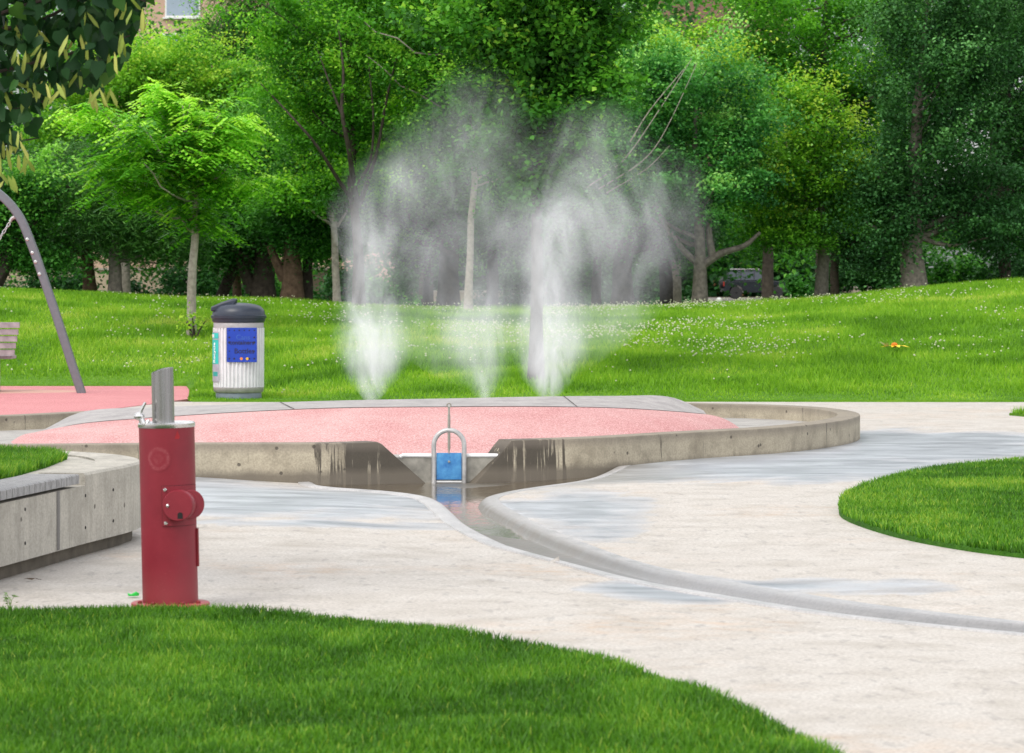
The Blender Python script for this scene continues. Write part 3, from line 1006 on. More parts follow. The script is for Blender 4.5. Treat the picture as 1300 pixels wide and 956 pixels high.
# ------------------------------------------------------------------ planter with bench top
pl = thing('planter_wall', 'curved light concrete planter wall with a grey plank bench top behind the red fountain', 'planter', (-2.4, 17.5, 0))
PLo = Vector(pl.location)
FP = [(-3.05, 12.8), (-2.75, 14.7), (-2.5, 16.2), (-2.27, 17.6), (-2.12, 18.45), (-2.13, 18.95), (-2.32, 19.45), (-2.65, 19.8), (-3.1, 20.02), (-4.2, 20.3), (-6, 20.6)]
fp = catmull(FP, 8)
d = np.gradient(fp, axis=0); d /= np.linalg.norm(d, axis=1, keepdims=True)
nin = np.stack([-d[:, 1], d[:, 0]], 1)
endi = int(np.argmin(np.abs(fp[:, 1] - 17.55) + (np.arange(len(fp)) > 40) * 99))
def pl_loft(name, i0, i1, prof, mat, smooth=False, parent=pl):
    bm = bmesh.new()
    rows = []
    for k in range(i0, i1 + 1):
        rows.append([(fp[k][0] + nin[k][0] * a - PLo.x, fp[k][1] + nin[k][1] * a - PLo.y, z) for a, z in prof])
    vs = loft(bm, rows, closed_u=True)
    bm.faces.new(vs[0]); bm.faces.new(vs[-1][::-1])
    return obj(name, bm, mat, parent, smooth=smooth)
last = len(fp) - 1
TW = .26
pl_loft('wall_body', 0, endi, [(.0, .075), (0, .385), (TW, .385), (TW, .075)], M_PLANT, True)
pl_loft('wall_body', endi, last, [(.0, .075), (0, .437), (.012, .45), (TW, .45), (TW, .075)], M_PLANT, True)
pl_loft('toe_recess', 0, last, [(.05, -.2), (.05, .076), (TW, .076), (TW, -.2)], simple('toe_painted_shade', (.115, .10, .08), .95, .1, 0, .3, 9), False)  # dark brown colour paints the recess shade deeper
wood = NT('weathered_planks')
wn = wood.noise(wood.pos((3, 9, 3)), 6, 6, .65, .4)
vv = wood.pos()
sepw = wood.n('ShaderNodeSeparateXYZ', {0: vv})
pk = wood.math('PINGPONG', sepw.outputs[1], .045)
gap = wood.ramp(wood.math('MULTIPLY', pk, 22.2), [(.05, 1.0), (.14, 0.0)])
wc = wood.ramp(wn, [(.25, (.17, .165, .16)), (.55, (.34, .335, .33)), (.8, (.43, .42, .41))])
wc = wood.mix(wood.math('MULTIPLY', gap, .6), wc, (.09, .085, .08))
wood.bsdf(wc, .8, .2, 0, wood.bump(wood.math('SUBTRACT', wn, gap), .5, .01))
pl_loft('bench_top', 0, endi - 1, [(-.012, .403), (-.012, .447), (-.004, .453), (TW - .004, .453), (TW - .004, .403)], wood.m)
bm = bmesh.new()
kj = int(np.argmin(np.abs(fp[:, 1] - 17.15) + (np.arange(len(fp)) > 40) * 99))
for k, w_ in ((kj, .006),):
    o_, n_, t_ = fp[k], nin[k], d[k]
    a = Vector((o_[0] - n_[0] * .003 - PLo.x, o_[1] - n_[1] * .003 - PLo.y, 0)); tt_ = Vector((t_[0], t_[1], 0)) * w_ * 4
    bm.faces.new([bm.verts.new(v) for v in (a + Vector((0, 0, .08)) - tt_, a + Vector((0, 0, .08)) + tt_, a + Vector((0, 0, .384)) + tt_, a + Vector((0, 0, .384)) - tt_)])
obj('joint', bm, simple('joint_grey', (.17, .16, .15), .9), pl)
# tie holes
for yy in (15.35, 15.95, 16.5, 17.05, 17.6, 18.1):
    k = int(np.argmin(np.abs(fp[:, 1] - yy) + (np.arange(len(fp)) > 42) * 99))
    o_, n_ = fp[k], nin[k]
    for zz in (.16, .33):
        M = Matrix.Translation((o_[0] + n_[0] * .004 - PLo.x, o_[1] + n_[1] * .004 - PLo.y, zz)) @ Vector((-n_[0], -n_[1], 0)).to_track_quat('Z', 'Y').to_matrix().to_4x4()
        bm = bmesh.new()
        lathe(bm, [(.009, 0), (.009, .0065)], 10, M)
        obj('tie_hole', bm, hole, pl)
ppoly = [(-3.28, 12.9), (-2.99, 14.75), (-2.74, 16.25), (-2.51, 17.65), (-2.37, 18.4), (-2.375, 18.87), (-2.53, 19.27), (-2.8, 19.57), (-3.15, 19.78), (-4.22, 20.06), (-6, 20.36), (-6, 12.9)]
xg_, yg_ = scatter_poly(ppoly, 150000, -4.2, -2.3, 15, 20.3)
# keep grass off the concrete end
lawn_in = [(-4.2, 15), (-2.97, 15.3), (-2.74, 16.6), (-2.62, 17.3), (-2.56, 18.2), (-2.56, 19.0), (-2.70, 19.35), (-3.0, 19.52), (-4.2, 19.7)]
mm = in_poly(xg_, yg_, lawn_in)
xg_, yg_ = xg_[mm], yg_[mm]
P = np.stack([xg_, yg_, np.full(len(xg_), .43)], 1)
grass('grass', P, .075, .0065, G_FRONT, np.clip(blade_tint(xg_, yg_, 61) + .05, 0, 1))
tag(slab('planter_lawn', lawn_in, -.2, .4475, M_TURF), kind='structure')
bm = bmesh.new()
f = bm.faces.new([bm.verts.new((p[0] - PLo.x, p[1] - PLo.y, .443)) for p in ppoly])
bmesh.ops.triangulate(bm, faces=[f])
obj('end_slab', bm, M_PLANT, pl)

# ------------------------------------------------------------------ recycling bin
YB = 40.0
bn_ = thing('recycling_bin', 'white ribbed recycling bin with dark blue lid and blue sign on the grass', 'recycling bin', (gx(303, YB), YB, .02))
def bz(py): return EYE - (py - 350) / F * YB - .02
def ribs(r, z, a):
    v = math.cos(a * 40)
    return r + (.010 if v > .35 else (-.010 if v < -.35 else .028 * v))
lidm = simple('dark_lid_plastic', (.018, .025, .042), .42, .5, 0, .2, 8)
grey = simple('bin_grey_metal', (.36, .34, .34), .45, .5, .3, .15, 12)
plm = simple('bin_plinth_metal', (.15, .185, .21), .5, .5, .2, .15, 12)
bm = bmesh.new()
lathe(bm, [(.276, 0.0), (.276, bz(499)), (.268, bz(497.5))], 48)
obj('plinth', bm, plm, bn_, smooth=True)
bm = bmesh.new()
lathe(bm, [(.285, bz(498)), (.302, bz(496)), (.306, bz(491.5)), (.300, bz(491))], 48)
obj('lower_band', bm, grey, bn_, smooth=True)
bm = bmesh.new()
lathe(bm, [(.296, bz(491)), (.300, bz(416))], 400, rfun=ribs)
obj('ribbed_body', bm, simple('bin_white_panel', (.66, .65, .67), .5, .4, 0, .08, 9), bn_)
bm = bmesh.new()
lathe(bm, [(.303, bz(416.5)), (.303, bz(410)), (.29, bz(408))], 48)
obj('upper_band', bm, grey, bn_, smooth=True)
bm = bmesh.new()
lathe(bm, [(.30, bz(409.5)), (.318, bz(408)), (.322, bz(404.5)), (.334, bz(404)), (.336, bz(400.5)), (.318, bz(399.5)), (.315, bz(396)), (.300, bz(392.5)), (.262, bz(388.5)), (.19, bz(386)), (.09, bz(384.6)), (.01, bz(384.2))], 64)
lid = obj('lid', bm, lidm, bn_, smooth=True)
bm = bmesh.new()
hz0 = bz(393)
prof = [(-.325, hz0 - .02), (-.322, bz(389.5)), (-.19, bz(383.2)), (-.06, bz(378.8)), (-.02, bz(380.0)), (-.05, bz(387)), (-.18, bz(393.5))]
rows = []
for yy, sc in ((-.15, .86), (-.13, 1), (.13, 1), (.15, .86)):
    rows.append([(x_ * (1 if abs(yy) < .14 else .97), yy, hz0 + (z_ - hz0) * sc) for x_, z_ in prof])
vs = loft(bm, rows, closed_u=True)
bm.faces.new(vs[0]); bm.faces.new(vs[-1][::-1])
obj('hatch_hood', bm, lidm, lid, smooth=True, bevel=.008)
# blue sign
bm = bmesh.new()
sx_ = gx(307, YB - .32) - bn_.location.x
sw, sz0, sz1 = .362, bz(459), bz(415.5)
box(bm, 0, 0, 0, sw, .010, sz1 - sz0)
sign = obj('sign_plate', bm, simple('sign_blue', (.010, .045, .36), .4, .4, 0, .1, 8), bn_, bevel=.003, loc=(sx_, -.318, (sz0 + sz1) / 2))
def text_mesh(txt, size, mat, parent, loc, name='lettering', bold=0.0, rot=(PI / 2, 0, 0), sxx=1.0):
    cu = bpy.data.curves.new('t', 'FONT')
    cu.body = txt
    cu.size = size
    cu.align_x = 'CENTER'
    cu.align_y = 'CENTER'
    cu.offset = bold
    cu.extrude = .0008
    ob = bpy.data.objects.new('t', cu)
    COL.objects.link(ob)
    dg = bpy.context.evaluated_depsgraph_get()
    me = bpy.data.meshes.new_from_object(ob.evaluated_get(dg))
    me.name = name
    bpy.data.objects.remove(ob)
    bpy.data.curves.remove(cu)
    me.materials.clear()
    me.materials.append(mat)
    o = bpy.data.objects.new(name, me)
    COL.objects.link(o)
    o.parent = parent
    o.location = loc
    o.rotation_euler = rot
    o.scale = (sxx, 1, 1)
    return o
dkb = simple('sign_ink', (.012, .012, .05), .5)
text_mesh('Cans', .085, simple('sign_ink_light', (.03, .09, .38), .5), sign, (.015, -.0065, .09), bold=.001)
text_mesh('containers', .070, dkb, sign, (.0, -.0065, .028), bold=.0015)
text_mesh('Bottles', .085, dkb, sign, (.03, -.0065, -.075), bold=.001)
for r_, zz in enumerate((.175, .09, .03, -.075, -.165)):
    for c_ in range(6):
        x_ = -.15 + c_ * .06
        if r_ in (1, 2, 3) and 0 < c_ < 5:
            continue
        if r_ == 4 and c_ in (2, 3):
            continue
        s_ = .010 + .006 * ((r_ * 7 + c_ * 3) % 3) / 2
        M = Matrix.Translation((x_, -.0058, zz)) @ Matrix.Rotation(PI / 2, 4, 'X') @ Matrix.Rotation((c_ + r_) * .7, 4, 'Z')
        bm = bmesh.new()
        bmesh.ops.create_circle(bm, cap_ends=True, segments=5 + (c_ + r_) % 3, radius=s_, matrix=M)
        obj('icon_print', bm, dkb, sign)
for x_, cl, nm in ((-.005, (.72, .22, .03), 'icon_orange'), (.065, (.72, .42, .03), 'icon_yellow')):
    bm = bmesh.new()
    bmesh.ops.create_circle(bm, cap_ends=True, segments=14, radius=.017, matrix=Matrix.Translation((x_, -.0058, -.165)) @ Matrix.Rotation(PI / 2, 4, 'X'))
    obj('icon_dot', bm, simple(nm, cl, .5), sign)
# side sticker panel
def cyl_patch(name, a0, a1, z0, z1, r, mat, parent, th=.003):
    bm = bmesh.new()
    arc = np.linspace(math.radians(a0), math.radians(a1), 12)
    rows = [[(r_ * math.cos(a), r_ * math.sin(a), zz) for a in arc] for zz, r_ in ((z0, r - th), (z0, r), (z1, r), (z1, r - th))]
    vs = loft(bm, rows)
    bm.faces.new([q_[0] for q_ in vs]); bm.faces.new([q_[-1] for q_ in vs])
    return obj(name, bm, mat, parent, smooth=True)
st = cyl_patch('sticker_panel', 185, 226, bz(484), bz(421), .3135, simple('sticker_grey', (.34, .33, .38), .5), bn_)
teal = simple('sticker_teal', (.02, .42, .37), .5)
cyl_patch('teal_sticker', 186, 224, bz(461.5), bz(431), .316, teal, st)
cyl_patch('teal_sticker', 186, 224, bz(429.5), bz(422.5), .316, teal, st)
cyl_patch('teal_sticker', 198, 221, bz(477), bz(471.5), .316, simple('sticker_teal_dark', (.02, .30, .27), .5), st)
cyl_patch('white_label', 188, 206, bz(428.2), bz(424), .3185, wpaint, st)
wa = math.radians(208)
text_mesh('Recycle', .085, simple('sticker_white', (.8, .82, .8), .5), st, (.3195 * math.cos(wa), .3195 * math.sin(wa), bz(449)), rot=(0, -PI / 2, wa - PI / 2 + PI / 2), name='lettering', bold=.001) if False else None
tm = text_mesh('Recycle', .080, simple('sticker_white', (.8, .82, .8), .5), st, (0, 0, 0), bold=.001)
nv = Vector((math.cos(wa), math.sin(wa), 0))
tm.matrix_local = Matrix.Translation(nv * .3185 + Vector((0, 0, bz(447.5)))) @ Matrix((
    (0, -(-math.sin(wa)), nv.x, 0), (0, -(math.cos(wa)), nv.y, 0), (1, 0, 0, 0), (0, 0, 0, 1)))

# ------------------------------------------------------------------ swing arch with chain, bench
YS = 42.0
arch_m = NT('painted_arch_steel')
an_ = arch_m.noise(arch_m.pos((2, 2, 2)), 9, 5, .65)
arch_m.bsdf(arch_m.mix(an_, (.12, .125, .14), (.21, .215, .235)), .45, .5, .35)
sw_ = thing('swing_arch', 'curved grey steel swing arch standing on the pink playground surface', 'swing frame', (gx(104, YS), YS, 0.01))
SO = Vector(sw_.location)
AP = [at(104, 501, YS), at(90, 458, YS), at(72, 402, YS), at(55, 352, YS), at(40, 310, YS), at(24, 274, YS), at(0, 247, YS), at(-38, 222, YS), at(-95, 203, YS)]
ap = [(p.x, p.y, p.z) for p in AP]
ap[0] = (ap[0][0], ap[0][1], .0)
xm = ap[-1][0] - .9
full = ap + [(2 * xm - x_, y_, z_) for x_, y_, z_ in ap[::-1]]
fa = catmull(full, 6)
bm = bmesh.new()
# rectangular section swept along the arch
rows = []
for k in range(len(fa)):
    p_ = Vector(fa[k]); dd = Vector(fa[min(k + 1, len(fa) - 1)]) - Vector(fa[max(k - 1, 0)]); dd.normalize()
    nn = Vector((-dd.z, 0, dd.x)) if True else None
    hw_ = .052; hd = .06
    sec = [(-hw_ + .012, -hd), (hw_ - .012, -hd), (hw_, -hd + .012), (hw_, hd - .012), (hw_ - .012, hd), (-hw_ + .012, hd), (-hw_, hd - .012), (-hw_, -hd + .012)]
    rows.append([tuple(p_ + nn * a + Vector((0, b, 0)) - SO) for a, b in sec])
vs = loft(bm, rows, closed_u=True)
bm.faces.new(vs[0]); bm.faces.new(vs[-1][::-1])
obj('arch_tube', bm, arch_m.m, sw_, smooth=True)
for (px, py) in ((35.5, 304), (42, 321), (46, 332.5), (51, 348)):
    p_ = at(px, py, YS) - SO
    bm = bmesh.new()
    lathe(bm, [(.022, 0), (.022, .006), (.012, .014)], 12, Matrix.Translation((p_.x, -.060, p_.z)) @ Matrix.Rotation(PI / 2, 4, 'X'))
    obj('bolt', bm, bright, sw_, smooth=True)
bm = bmesh.new()
p_ = at(15.5, 277, YS) - SO
tube(bm, [p_ + Vector((.05, 0, .02)), p_ + Vector((0, 0, 0)), p_ + Vector((-.03, 0, -.04))], [.03, .022, .018], 8)
obj('chain_bracket', bm, steel, sw_, smooth=True)
# chain hanging with its disc seat
chn = thing('swing_chain', 'galvanised chain slanting down from the swing arch at the left edge', 'chain', tuple(at(15, 279, YS)))
c0 = Vector((0, 0, 0)); c1 = Vector((-.95, -.05, -1.45))
nl = 34
bm = bmesh.new()
dirc = (c1 - c0).normalized()
for k in range(nl):
    ctr_ = c0 + (c1 - c0) * ((k + .5) / nl)
    base_q = dirc.to_track_quat('X', 'Z').to_matrix().to_4x4()
    M = Matrix.Translation(ctr_) @ base_q @ Matrix.Rotation(PI / 2 * (k % 2) + .4, 4, 'X')
    tube(bm, [M @ Vector((.031 * math.cos(a), .017 * math.sin(a), 0)) for a in np.linspace(0, 2 * PI, 11)[:-1]], .0065, 6, True)
obj('links', bm, simple('chain_zinc', (.5, .5, .5), .4, .5, .6), chn, smooth=True)
bm = bmesh.new()
lathe(bm, [(.30, -.03), (.33, 0), (.30, .03), (.05, .03)], 24, Matrix.Translation(c1 + Vector((-.05, 0, -.03))))
obj('disc_seat', bm, simple('seat_rubber', (.02, .02, .02), .7), chn, smooth=True)

YC = 42.4
bw = simple('bench_weathered_wood', (.33, .29, .30), .75, .25, 0, .25, 10, .2)
bench = thing('park_bench', 'weathered wood slat bench cut off by the left frame edge', 'bench', (gx(-55, YC), YC, .01))
BO = Vector(bench.location)
bm = bmesh.new()
for k in range(5):
    y0_, y1_ = 409 + k * 8.7, 416.3 + k * 8.7
    xr = gx(26.5 - k * 1.9, YC) - BO.x; xl = gx(-140, YC) - BO.x
    za, zb = at(0, y0_, YC).z, at(0, y1_, YC).z
    box(bm, (xr + xl) / 2, .02 * k - .1, (za + zb) / 2 - .01, xr - xl, .035, za - zb)
obj('backrest', bm, bw, bench, bevel=.004)
bm = bmesh.new()
for k in range(4):
    box(bm, (gx(-58, YC) - BO.x), .10 + .11 * k, .44, 1.45, .09, .04)
obj('seat', bm, bw, bench, bevel=.004)
for s_ in (-.62, .55):
    bm = bmesh.new()
    box(bm, gx(-58, YC) - BO.x + s_ - .05, .13, .21, .06, .5, .42)
    box(bm, gx(-58, YC) - BO.x + s_ - .05, -.06, .62, .05, .05, .5)
    obj('leg', bm, steel_d, bench)

# ------------------------------------------------------------------ trees
bark_g = simple('grey_bark', (.155, .135, .115), .9, .15, 0, .4, 14, .8)
bark_d = simple('dark_bark', (.060, .048, .040), .95, .1, 0, .4, 12, .8)
bark_b = simple('brown_bark', (.11, .072, .05), .95, .1, 0, .4, 12, .8)
bark_p = simple('pale_bark', (.33, .29, .25), .85, .2, 0, .3, 14, .5)
bark_r = simple('red_pine_bark', (.20, .10, .075), .9, .1, 0, .35, 12, .6)
LEAF = {
    'maple': leaf_mat('maple_leaf', [(0, (.018, .08, .012)), (.4, (.045, .19, .018)), (.75, (.11, .34, .026)), (1, (.28, .55, .06))], .46),
    'bright': leaf_mat('bright_leaf', [(0, (.025, .11, .012)), (.4, (.07, .26, .018)), (.75, (.18, .48, .026)), (1, (.38, .66, .07))], .46),
    'yellow': leaf_mat('yellow_green_leaf', [(0, (.03, .11, .012)), (.4, (.075, .245, .018)), (.75, (.18, .42, .026)), (1, (.38, .56, .06))], .44),
    'fresh': leaf_mat('fresh_leaf', [(0, (.02, .09, .025)), (.4, (.05, .21, .045)), (.75, (.12, .38, .08)), (1, (.30, .58, .14))], .44),
    'dark': leaf_mat('dark_leaf', [(0, (.012, .046, .014)), (.45, (.028, .100, .028)), (.8, (.062, .19, .05)), (1, (.13, .33, .10))], .3, .15),
    'deep': leaf_mat('deep_green_leaf', [(0, (.016, .070, .014)), (.45, (.042, .175, .024)), (.8, (.10, .31, .034)), (1, (.20, .46, .06))], .42),
    'pine': leaf_mat('pine_needle', [(0, (.008, .034, .008)), (.45, (.030, .105, .020)), (.8, (.07, .20, .035)), (1, (.13, .30, .06))], .2),
    'linden': leaf_mat('linden_leaf', [(0, (.006, .030, .010)), (.5, (.018, .070, .018)), (.8, (.05, .15, .025)), (1, (.14, .28, .03))], .3, .22, .5),
}

def leaf_quads(C, L, W, tint, droop=.35, flat=.5):
    """one folded leaf per row of C"""
    n = len(C)
    a = rng.uniform(0, 2 * PI, n)
    el = rng.normal(-droop, .45, n)
    dv = np.stack([np.cos(a) * np.cos(el), np.sin(a) * np.cos(el), np.sin(el)], 1)
    rnd = rng.normal(0, 1, (n, 3)); rnd[:, 2] *= flat
    s = np.cross(dv, np.array([0, 0, 1.0]) + rnd * .55)
    s /= np.linalg.norm(s, axis=1, keepdims=True) + 1e-9
    nn = np.cross(s, dv)
    L = (L * rng.uniform(.65, 1.3, n))[:, None]
    W = (W * rng.uniform(.7, 1.25, n))[:, None]
    co_ = np.stack([C, C + dv * L * .45 + s * W * .5 + nn * W * .18, C + dv * L, C + dv * L * .45 - s * W * .5 + nn * W * .18], 1).reshape(-1, 3)
    return co_, np.repeat(tint, 4)

def quads_obj(name, co_, tint, mat, parent):
    n = len(co_) // 4
    return np_mesh(name, co_, np.arange(n * 4), np.full(n, 4), mat, np.clip(tint, 0, 1), parent=parent)

def curve_pts(a, b, bend, n=7):
    a, b = np.array(a, float), np.array(b, float)
    t = np.linspace(0, 1, n)[:, None]
    return a + (b - a) * t + np.sin(t * PI) * np.array(bend)

def crown_clumps(crowns, n, base, Y):
    """n clump centres within the ellipsoids (px, py, rx px, ry px, depth offset)"""
    vols = np.array([c[2] * c[3] for c in crowns], float)
    cnt = np.maximum(3, (vols / vols.sum() * n * 1.5).astype(int))
    out = []
    for c, k in zip(crowns, cnt):
        dy = c[4] if len(c) > 4 else 0.0
        Yc = Y + dy
        o = np.array(at(c[0], c[1], Yc))
        rx, rz = c[2] / F * Yc, c[3] / F * Yc
        u = rng.normal(0, 1, (k, 3))
        u /= np.linalg.norm(u, axis=1, keepdims=True)
        r = rng.uniform(.12, 1, k) ** .5
        r = np.where(rng.uniform(0, 1, k) < .18, r * rng.uniform(1.05, 1.28, k), r)
        ph = rng.uniform(0, 6.28, 3)
        th, el = np.arctan2(u[:, 2], u[:, 0]), u[:, 1]
        r = r * (.70 + .34 * (1 + np.sin(3 * th + ph[0]) * .6 + np.sin(5 * th + ph[1]) * .4) * (1 + .3 * np.sin(4 * el + ph[2])))
        u *= r[:, None]
        out.append(o + u * np.array([rx, max(rx, rz * .6) * .85, rz]))
    return np.vstack(out)

NLEAF = [0]
def tree(name, label, px, Y, r, crowns, leaf, bark, clumps=70, per=230, L=.11, W=.07, cs=.30, fork=None, lean=0.0, group='trees along the grass rise', limbs=16,
         extra=None, base_z=None, top=None, kind='broad', tb=0.0, twigbark=None):
    x0 = gx(px, Y)
    zb = float(hill(x0, Y)) - .08 if base_z is None else base_z
    root = thing(name, label, 'tree', (x0, Y, zb), group=group)
    O = np.array([x0, Y, zb])
    K = crown_clumps(crowns, clumps, O, Y)
    cen = K.mean(0)
    if fork is None:
        zf = max(zb + 1.0, K[:, 2].min() * .6 + cen[2] * .4)
    else:
        zf = at(px, fork, Y).z
    ztop = (K[:, 2].max() * .75 + cen[2] * .25) if top is None else top
    ztop = max(ztop, zf + .6)
    xt = x0 + lean / F * Y
    # trunk
    bm = bmesh.new()
    t = np.linspace(0, 1, 12)
    zz = zb - .2 + (ztop - zb + .2) * t
    wob = rng.normal(0, .035, (12, 2)).cumsum(0) * (ztop - zb) / 8
    fr = (zz - zb) / max(.1, (zf - zb))
    xs_ = x0 + (xt - x0) * np.clip(fr, 0, 1) + (cen[0] - xt) * np.clip((zz - zf) / (ztop - zf + 1e-6), 0, 1) * .8 + wob[:, 0] * np.clip(fr, 0, 1)
    ys_ = Y + (cen[1] - Y) * np.clip((zz - zf) / (ztop - zf + 1e-6), 0, 1) * .8 + wob[:, 1]
    rad = r * np.where(fr < 1, 1.0 - .25 * np.clip(fr, 0, 1), np.maximum(.12, .75 * (1 - (zz - zf) / (ztop - zf + .2)) ** .9))
    rad = rad * (.86 if r > .12 else 1.0)
    rad[0] *= 1.45; rad[1] *= 1.12
    axis = np.stack([xs_, ys_, zz], 1)
    tube(bm, axis - O, list(rad), 12)
    for v in bm.verts:                       # knobbly bark outline
        h = math.sin(v.co.z * 6.1 + v.co.x * 31) * math.sin(v.co.y * 37 + v.co.z * 2.3)
        c_ = Vector((np.interp(v.co.z + zb, zz, xs_) - x0, np.interp(v.co.z + zb, zz, ys_) - Y, v.co.z))
        v.co = c_ + (v.co - c_) * (1 + .10 * h)
    idx = rng.choice(len(K), min(limbs, len(K)), replace=False)
    for k in idx:
        e = K[k]
        zs = np.clip(e[2] - rng.uniform(.25, .6) * (abs(e[0] - x0) + .5), zf - .15, ztop * .98)
        s0 = np.array([np.interp(zs, zz, xs_), np.interp(zs, zz, ys_), zs])
        rl = max(.012, np.interp(zs, zz, rad) * rng.uniform(.3, .55))
        pts = curve_pts(s0, e, (0, 0, -.10 * np.linalg.norm(e - s0)), 7)
        pts[1:-1] += rng.normal(0, .04, (5, 3)) * np.linalg.norm(e - s0) * .4
        tube(bm, pts - O, list(np.linspace(rl, .010, 7)), 6)
    twigs = []
    for (pts_, r0_, r1_) in (extra or []):
        pw = np.array([np.array(at(p[0], p[1], Y + (p[2] if len(p) > 2 else 0))) for p in pts_])
        cwp = catmull(pw, 4)
        if len(pts_[0]) > 2:
            twigs.append((cwp, r0_, r1_))
        else:
            tube(bm, cwp - O, list(np.linspace(r0_, r1_, len(cwp))), 7)
    obj('trunk', bm, bark, root, smooth=True)
    for cwp, r0_, r1_ in twigs:
        bm = bmesh.new()
        tube(bm, cwp - O, list(np.linspace(r0_, r1_, len(cwp))), 7)
        obj('limb', bm, twigbark or bark, root, smooth=True)
    # crown
    fine = 1.0 if kind != 'broad' else (.85 if Y < 52 else .68)
    if fine < 1:
        per = int(per * (.85 if Y < 52 else 1.1)); L *= fine; W *= fine * 1.08; cs *= .90
    tb += .07
    n = len(K) * per
    if kind == 'needle':
        ci = rng.integers(0, len(K), n)
        off = rng.normal(0, 1, (n, 3)) * np.array([cs * 1.5, cs * 1.3, cs * .38])
        C = K[ci] + off
        C[:, 2] -= .12 * np.abs(off[:, 0])
    else:
        ci = rng.integers(0, len(K), n)
        csz = cs * rng.uniform(.55, 1.35, len(K))
        e1 = K - np.array([x0, Y, 0]) - np.array([0, 0, 1]) * (cen[2] - .35 * np.ptp(K[:, 2]))
        e1 += rng.normal(0, .35, e1.shape)
        e1[:, 2] = e1[:, 2] * .55 - .1
        e1 /= np.linalg.norm(e1, axis=1, keepdims=True) + 1e-6
        e2 = np.cross(e1, np.array([0, 0, 1.0])); e2 /= np.linalg.norm(e2, axis=1, keepdims=True) + 1e-6
        e3 = np.cross(e2, e1)
        g = rng.normal(0, 1, (n, 3)) * csz[ci][:, None] * np.array([1.45, .85, .40])
        g[:, 2] -= .16 * np.abs(g[:, 0]) + .22 * np.abs(g[:, 1])
        off = e1[ci] * g[:, :1] + e2[ci] * g[:, 1:2] + e3[ci] * g[:, 2:3]
        C = K[ci] + off
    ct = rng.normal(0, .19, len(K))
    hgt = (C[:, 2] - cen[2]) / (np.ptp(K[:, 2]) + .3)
    tint = .42 + tb + ct[ci] + rng.normal(0, .09, n) + .14 * hgt + .15 * off[:, 2] / cs  # tops of crown and clumps tinted lighter: light from above painted in
    if kind == 'needle':
        co_, tn = leaf_quads(C, L, W, tint, droop=-.15, flat=.8)
    elif kind == 'pinnate':
        m_ = n // 7
        co_all, tn_all = [], []
        base = C[:m_]; tb_ = tint[:m_]
        a = rng.uniform(0, 2 * PI, m_)
        dv = np.stack([np.cos(a), np.sin(a), rng.normal(-.25, .25, m_)], 1)
        sd_ = np.stack([-np.sin(a), np.cos(a), np.zeros(m_)], 1)
        Lf = rng.uniform(.28, .46, m_)
        for j in range(6):
            for sgn in (-1, 1):
                b0 = base + dv * (Lf * (j + .6) / 6.5)[:, None] - np.array([0, 0, 1]) * (.10 * ((j / 6) ** 2))
                dl = sd_ * sgn + dv * .5 + np.array([0, 0, -.25]) + rng.normal(0, .12, (m_, 3))
                dl /= np.linalg.norm(dl, axis=1, keepdims=True)
                l_ = (L * (1.15 - .08 * j)) * np.ones((m_, 1))
                pv = np.cross(dl, np.array([0, 0, 1.0]))
                pv /= np.linalg.norm(pv, axis=1, keepdims=True)
                co_all.append(np.stack([b0, b0 + dl * l_ * .5 + pv * W * .5, b0 + dl * l_, b0 + dl * l_ * .5 - pv * W * .5], 1).reshape(-1, 3))
                tn_all.append(np.repeat(tb_ + rng.normal(0, .06, m_), 4))
        co_, tn = np.vstack(co_all), np.concatenate(tn_all)
    else:
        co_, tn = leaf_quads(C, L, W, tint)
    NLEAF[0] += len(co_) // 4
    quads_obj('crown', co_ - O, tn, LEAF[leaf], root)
    return root

# --- front individuals
tree('young_tree', 'slim dark-trunked young tree standing just behind the right-hand mist jet', 680, 41.6, .088,
     [(690, 110, 80, 120), (650, 40, 95, 85), (735, 30, 75, 90), (690, 215, 52, 55), (700, -60, 120, 70)], 'maple', bark_d, 130, 260, .10, .075, .21, fork=235, group='', limbs=34, tb=-.04)
tree('young_tree', 'pale-trunked small tree with feathery bright leaves on the slope behind the bin', 243, 50, .075,
     [(205, 190, 98, 48), (270, 228, 66, 36), (190, 145, 82, 24), (275, 160, 48, 28), (250, 265, 40, 14), (170, 235, 50, 20)], 'bright', bark_p, 50, 175, .125, .055, .16, fork=285, group='', limbs=24, kind='pinnate', tb=.20)
tree('young_tree', 'multi-stemmed tree with upright dark limbs spreading above the left mist jet', 456, 58, .10,
     [(440, 110, 85, 125), (375, 100, 62, 100), (510, 70, 55, 120), (440, -30, 130, 90), (470, 200, 50, 40)], 'bright', bark_d, 120, 250, .105, .07, .24, fork=250, group='', limbs=16, tb=-.08,
     extra=[([(455, 262, 0), (449, 232, -.4), (443, 190, -.9), (434, 140, -1.1), (436, 90, -1.0), (428, 20, -.6)], .062, .014), ([(457, 258, 0), (466, 232, -.4), (479, 190, -.8), (492, 120, -.9), (512, 40, -.6)], .050, .012),
            ([(454, 262, 0), (432, 232, -.4), (402, 185, -.9), (372, 150, -1.0), (330, 105, -.6)], .045, .010), ([(452, 235, -.5), (470, 205, -.8), (474, 150, -1.0), (468, 80, -.8)], .034, .010), ([(436, 150, -1.1), (420, 110, -1.1), (402, 60, -.7)], .026, .008)])
tree('young_tree', 'short pale-trunked tree at the left edge of the mist', 428, 60.5, .075,
     [(395, 235, 52, 42), (445, 225, 40, 34), (420, 180, 52, 40)], 'bright', bark_p, 55, 240, .105, .07, .24, fork=282, group='', limbs=14, tb=-.04,
     extra=[([(428, 285), (415, 268), (402, 258)], .03, .012), ([(428, 288), (440, 268), (450, 250)], .03, .012)])
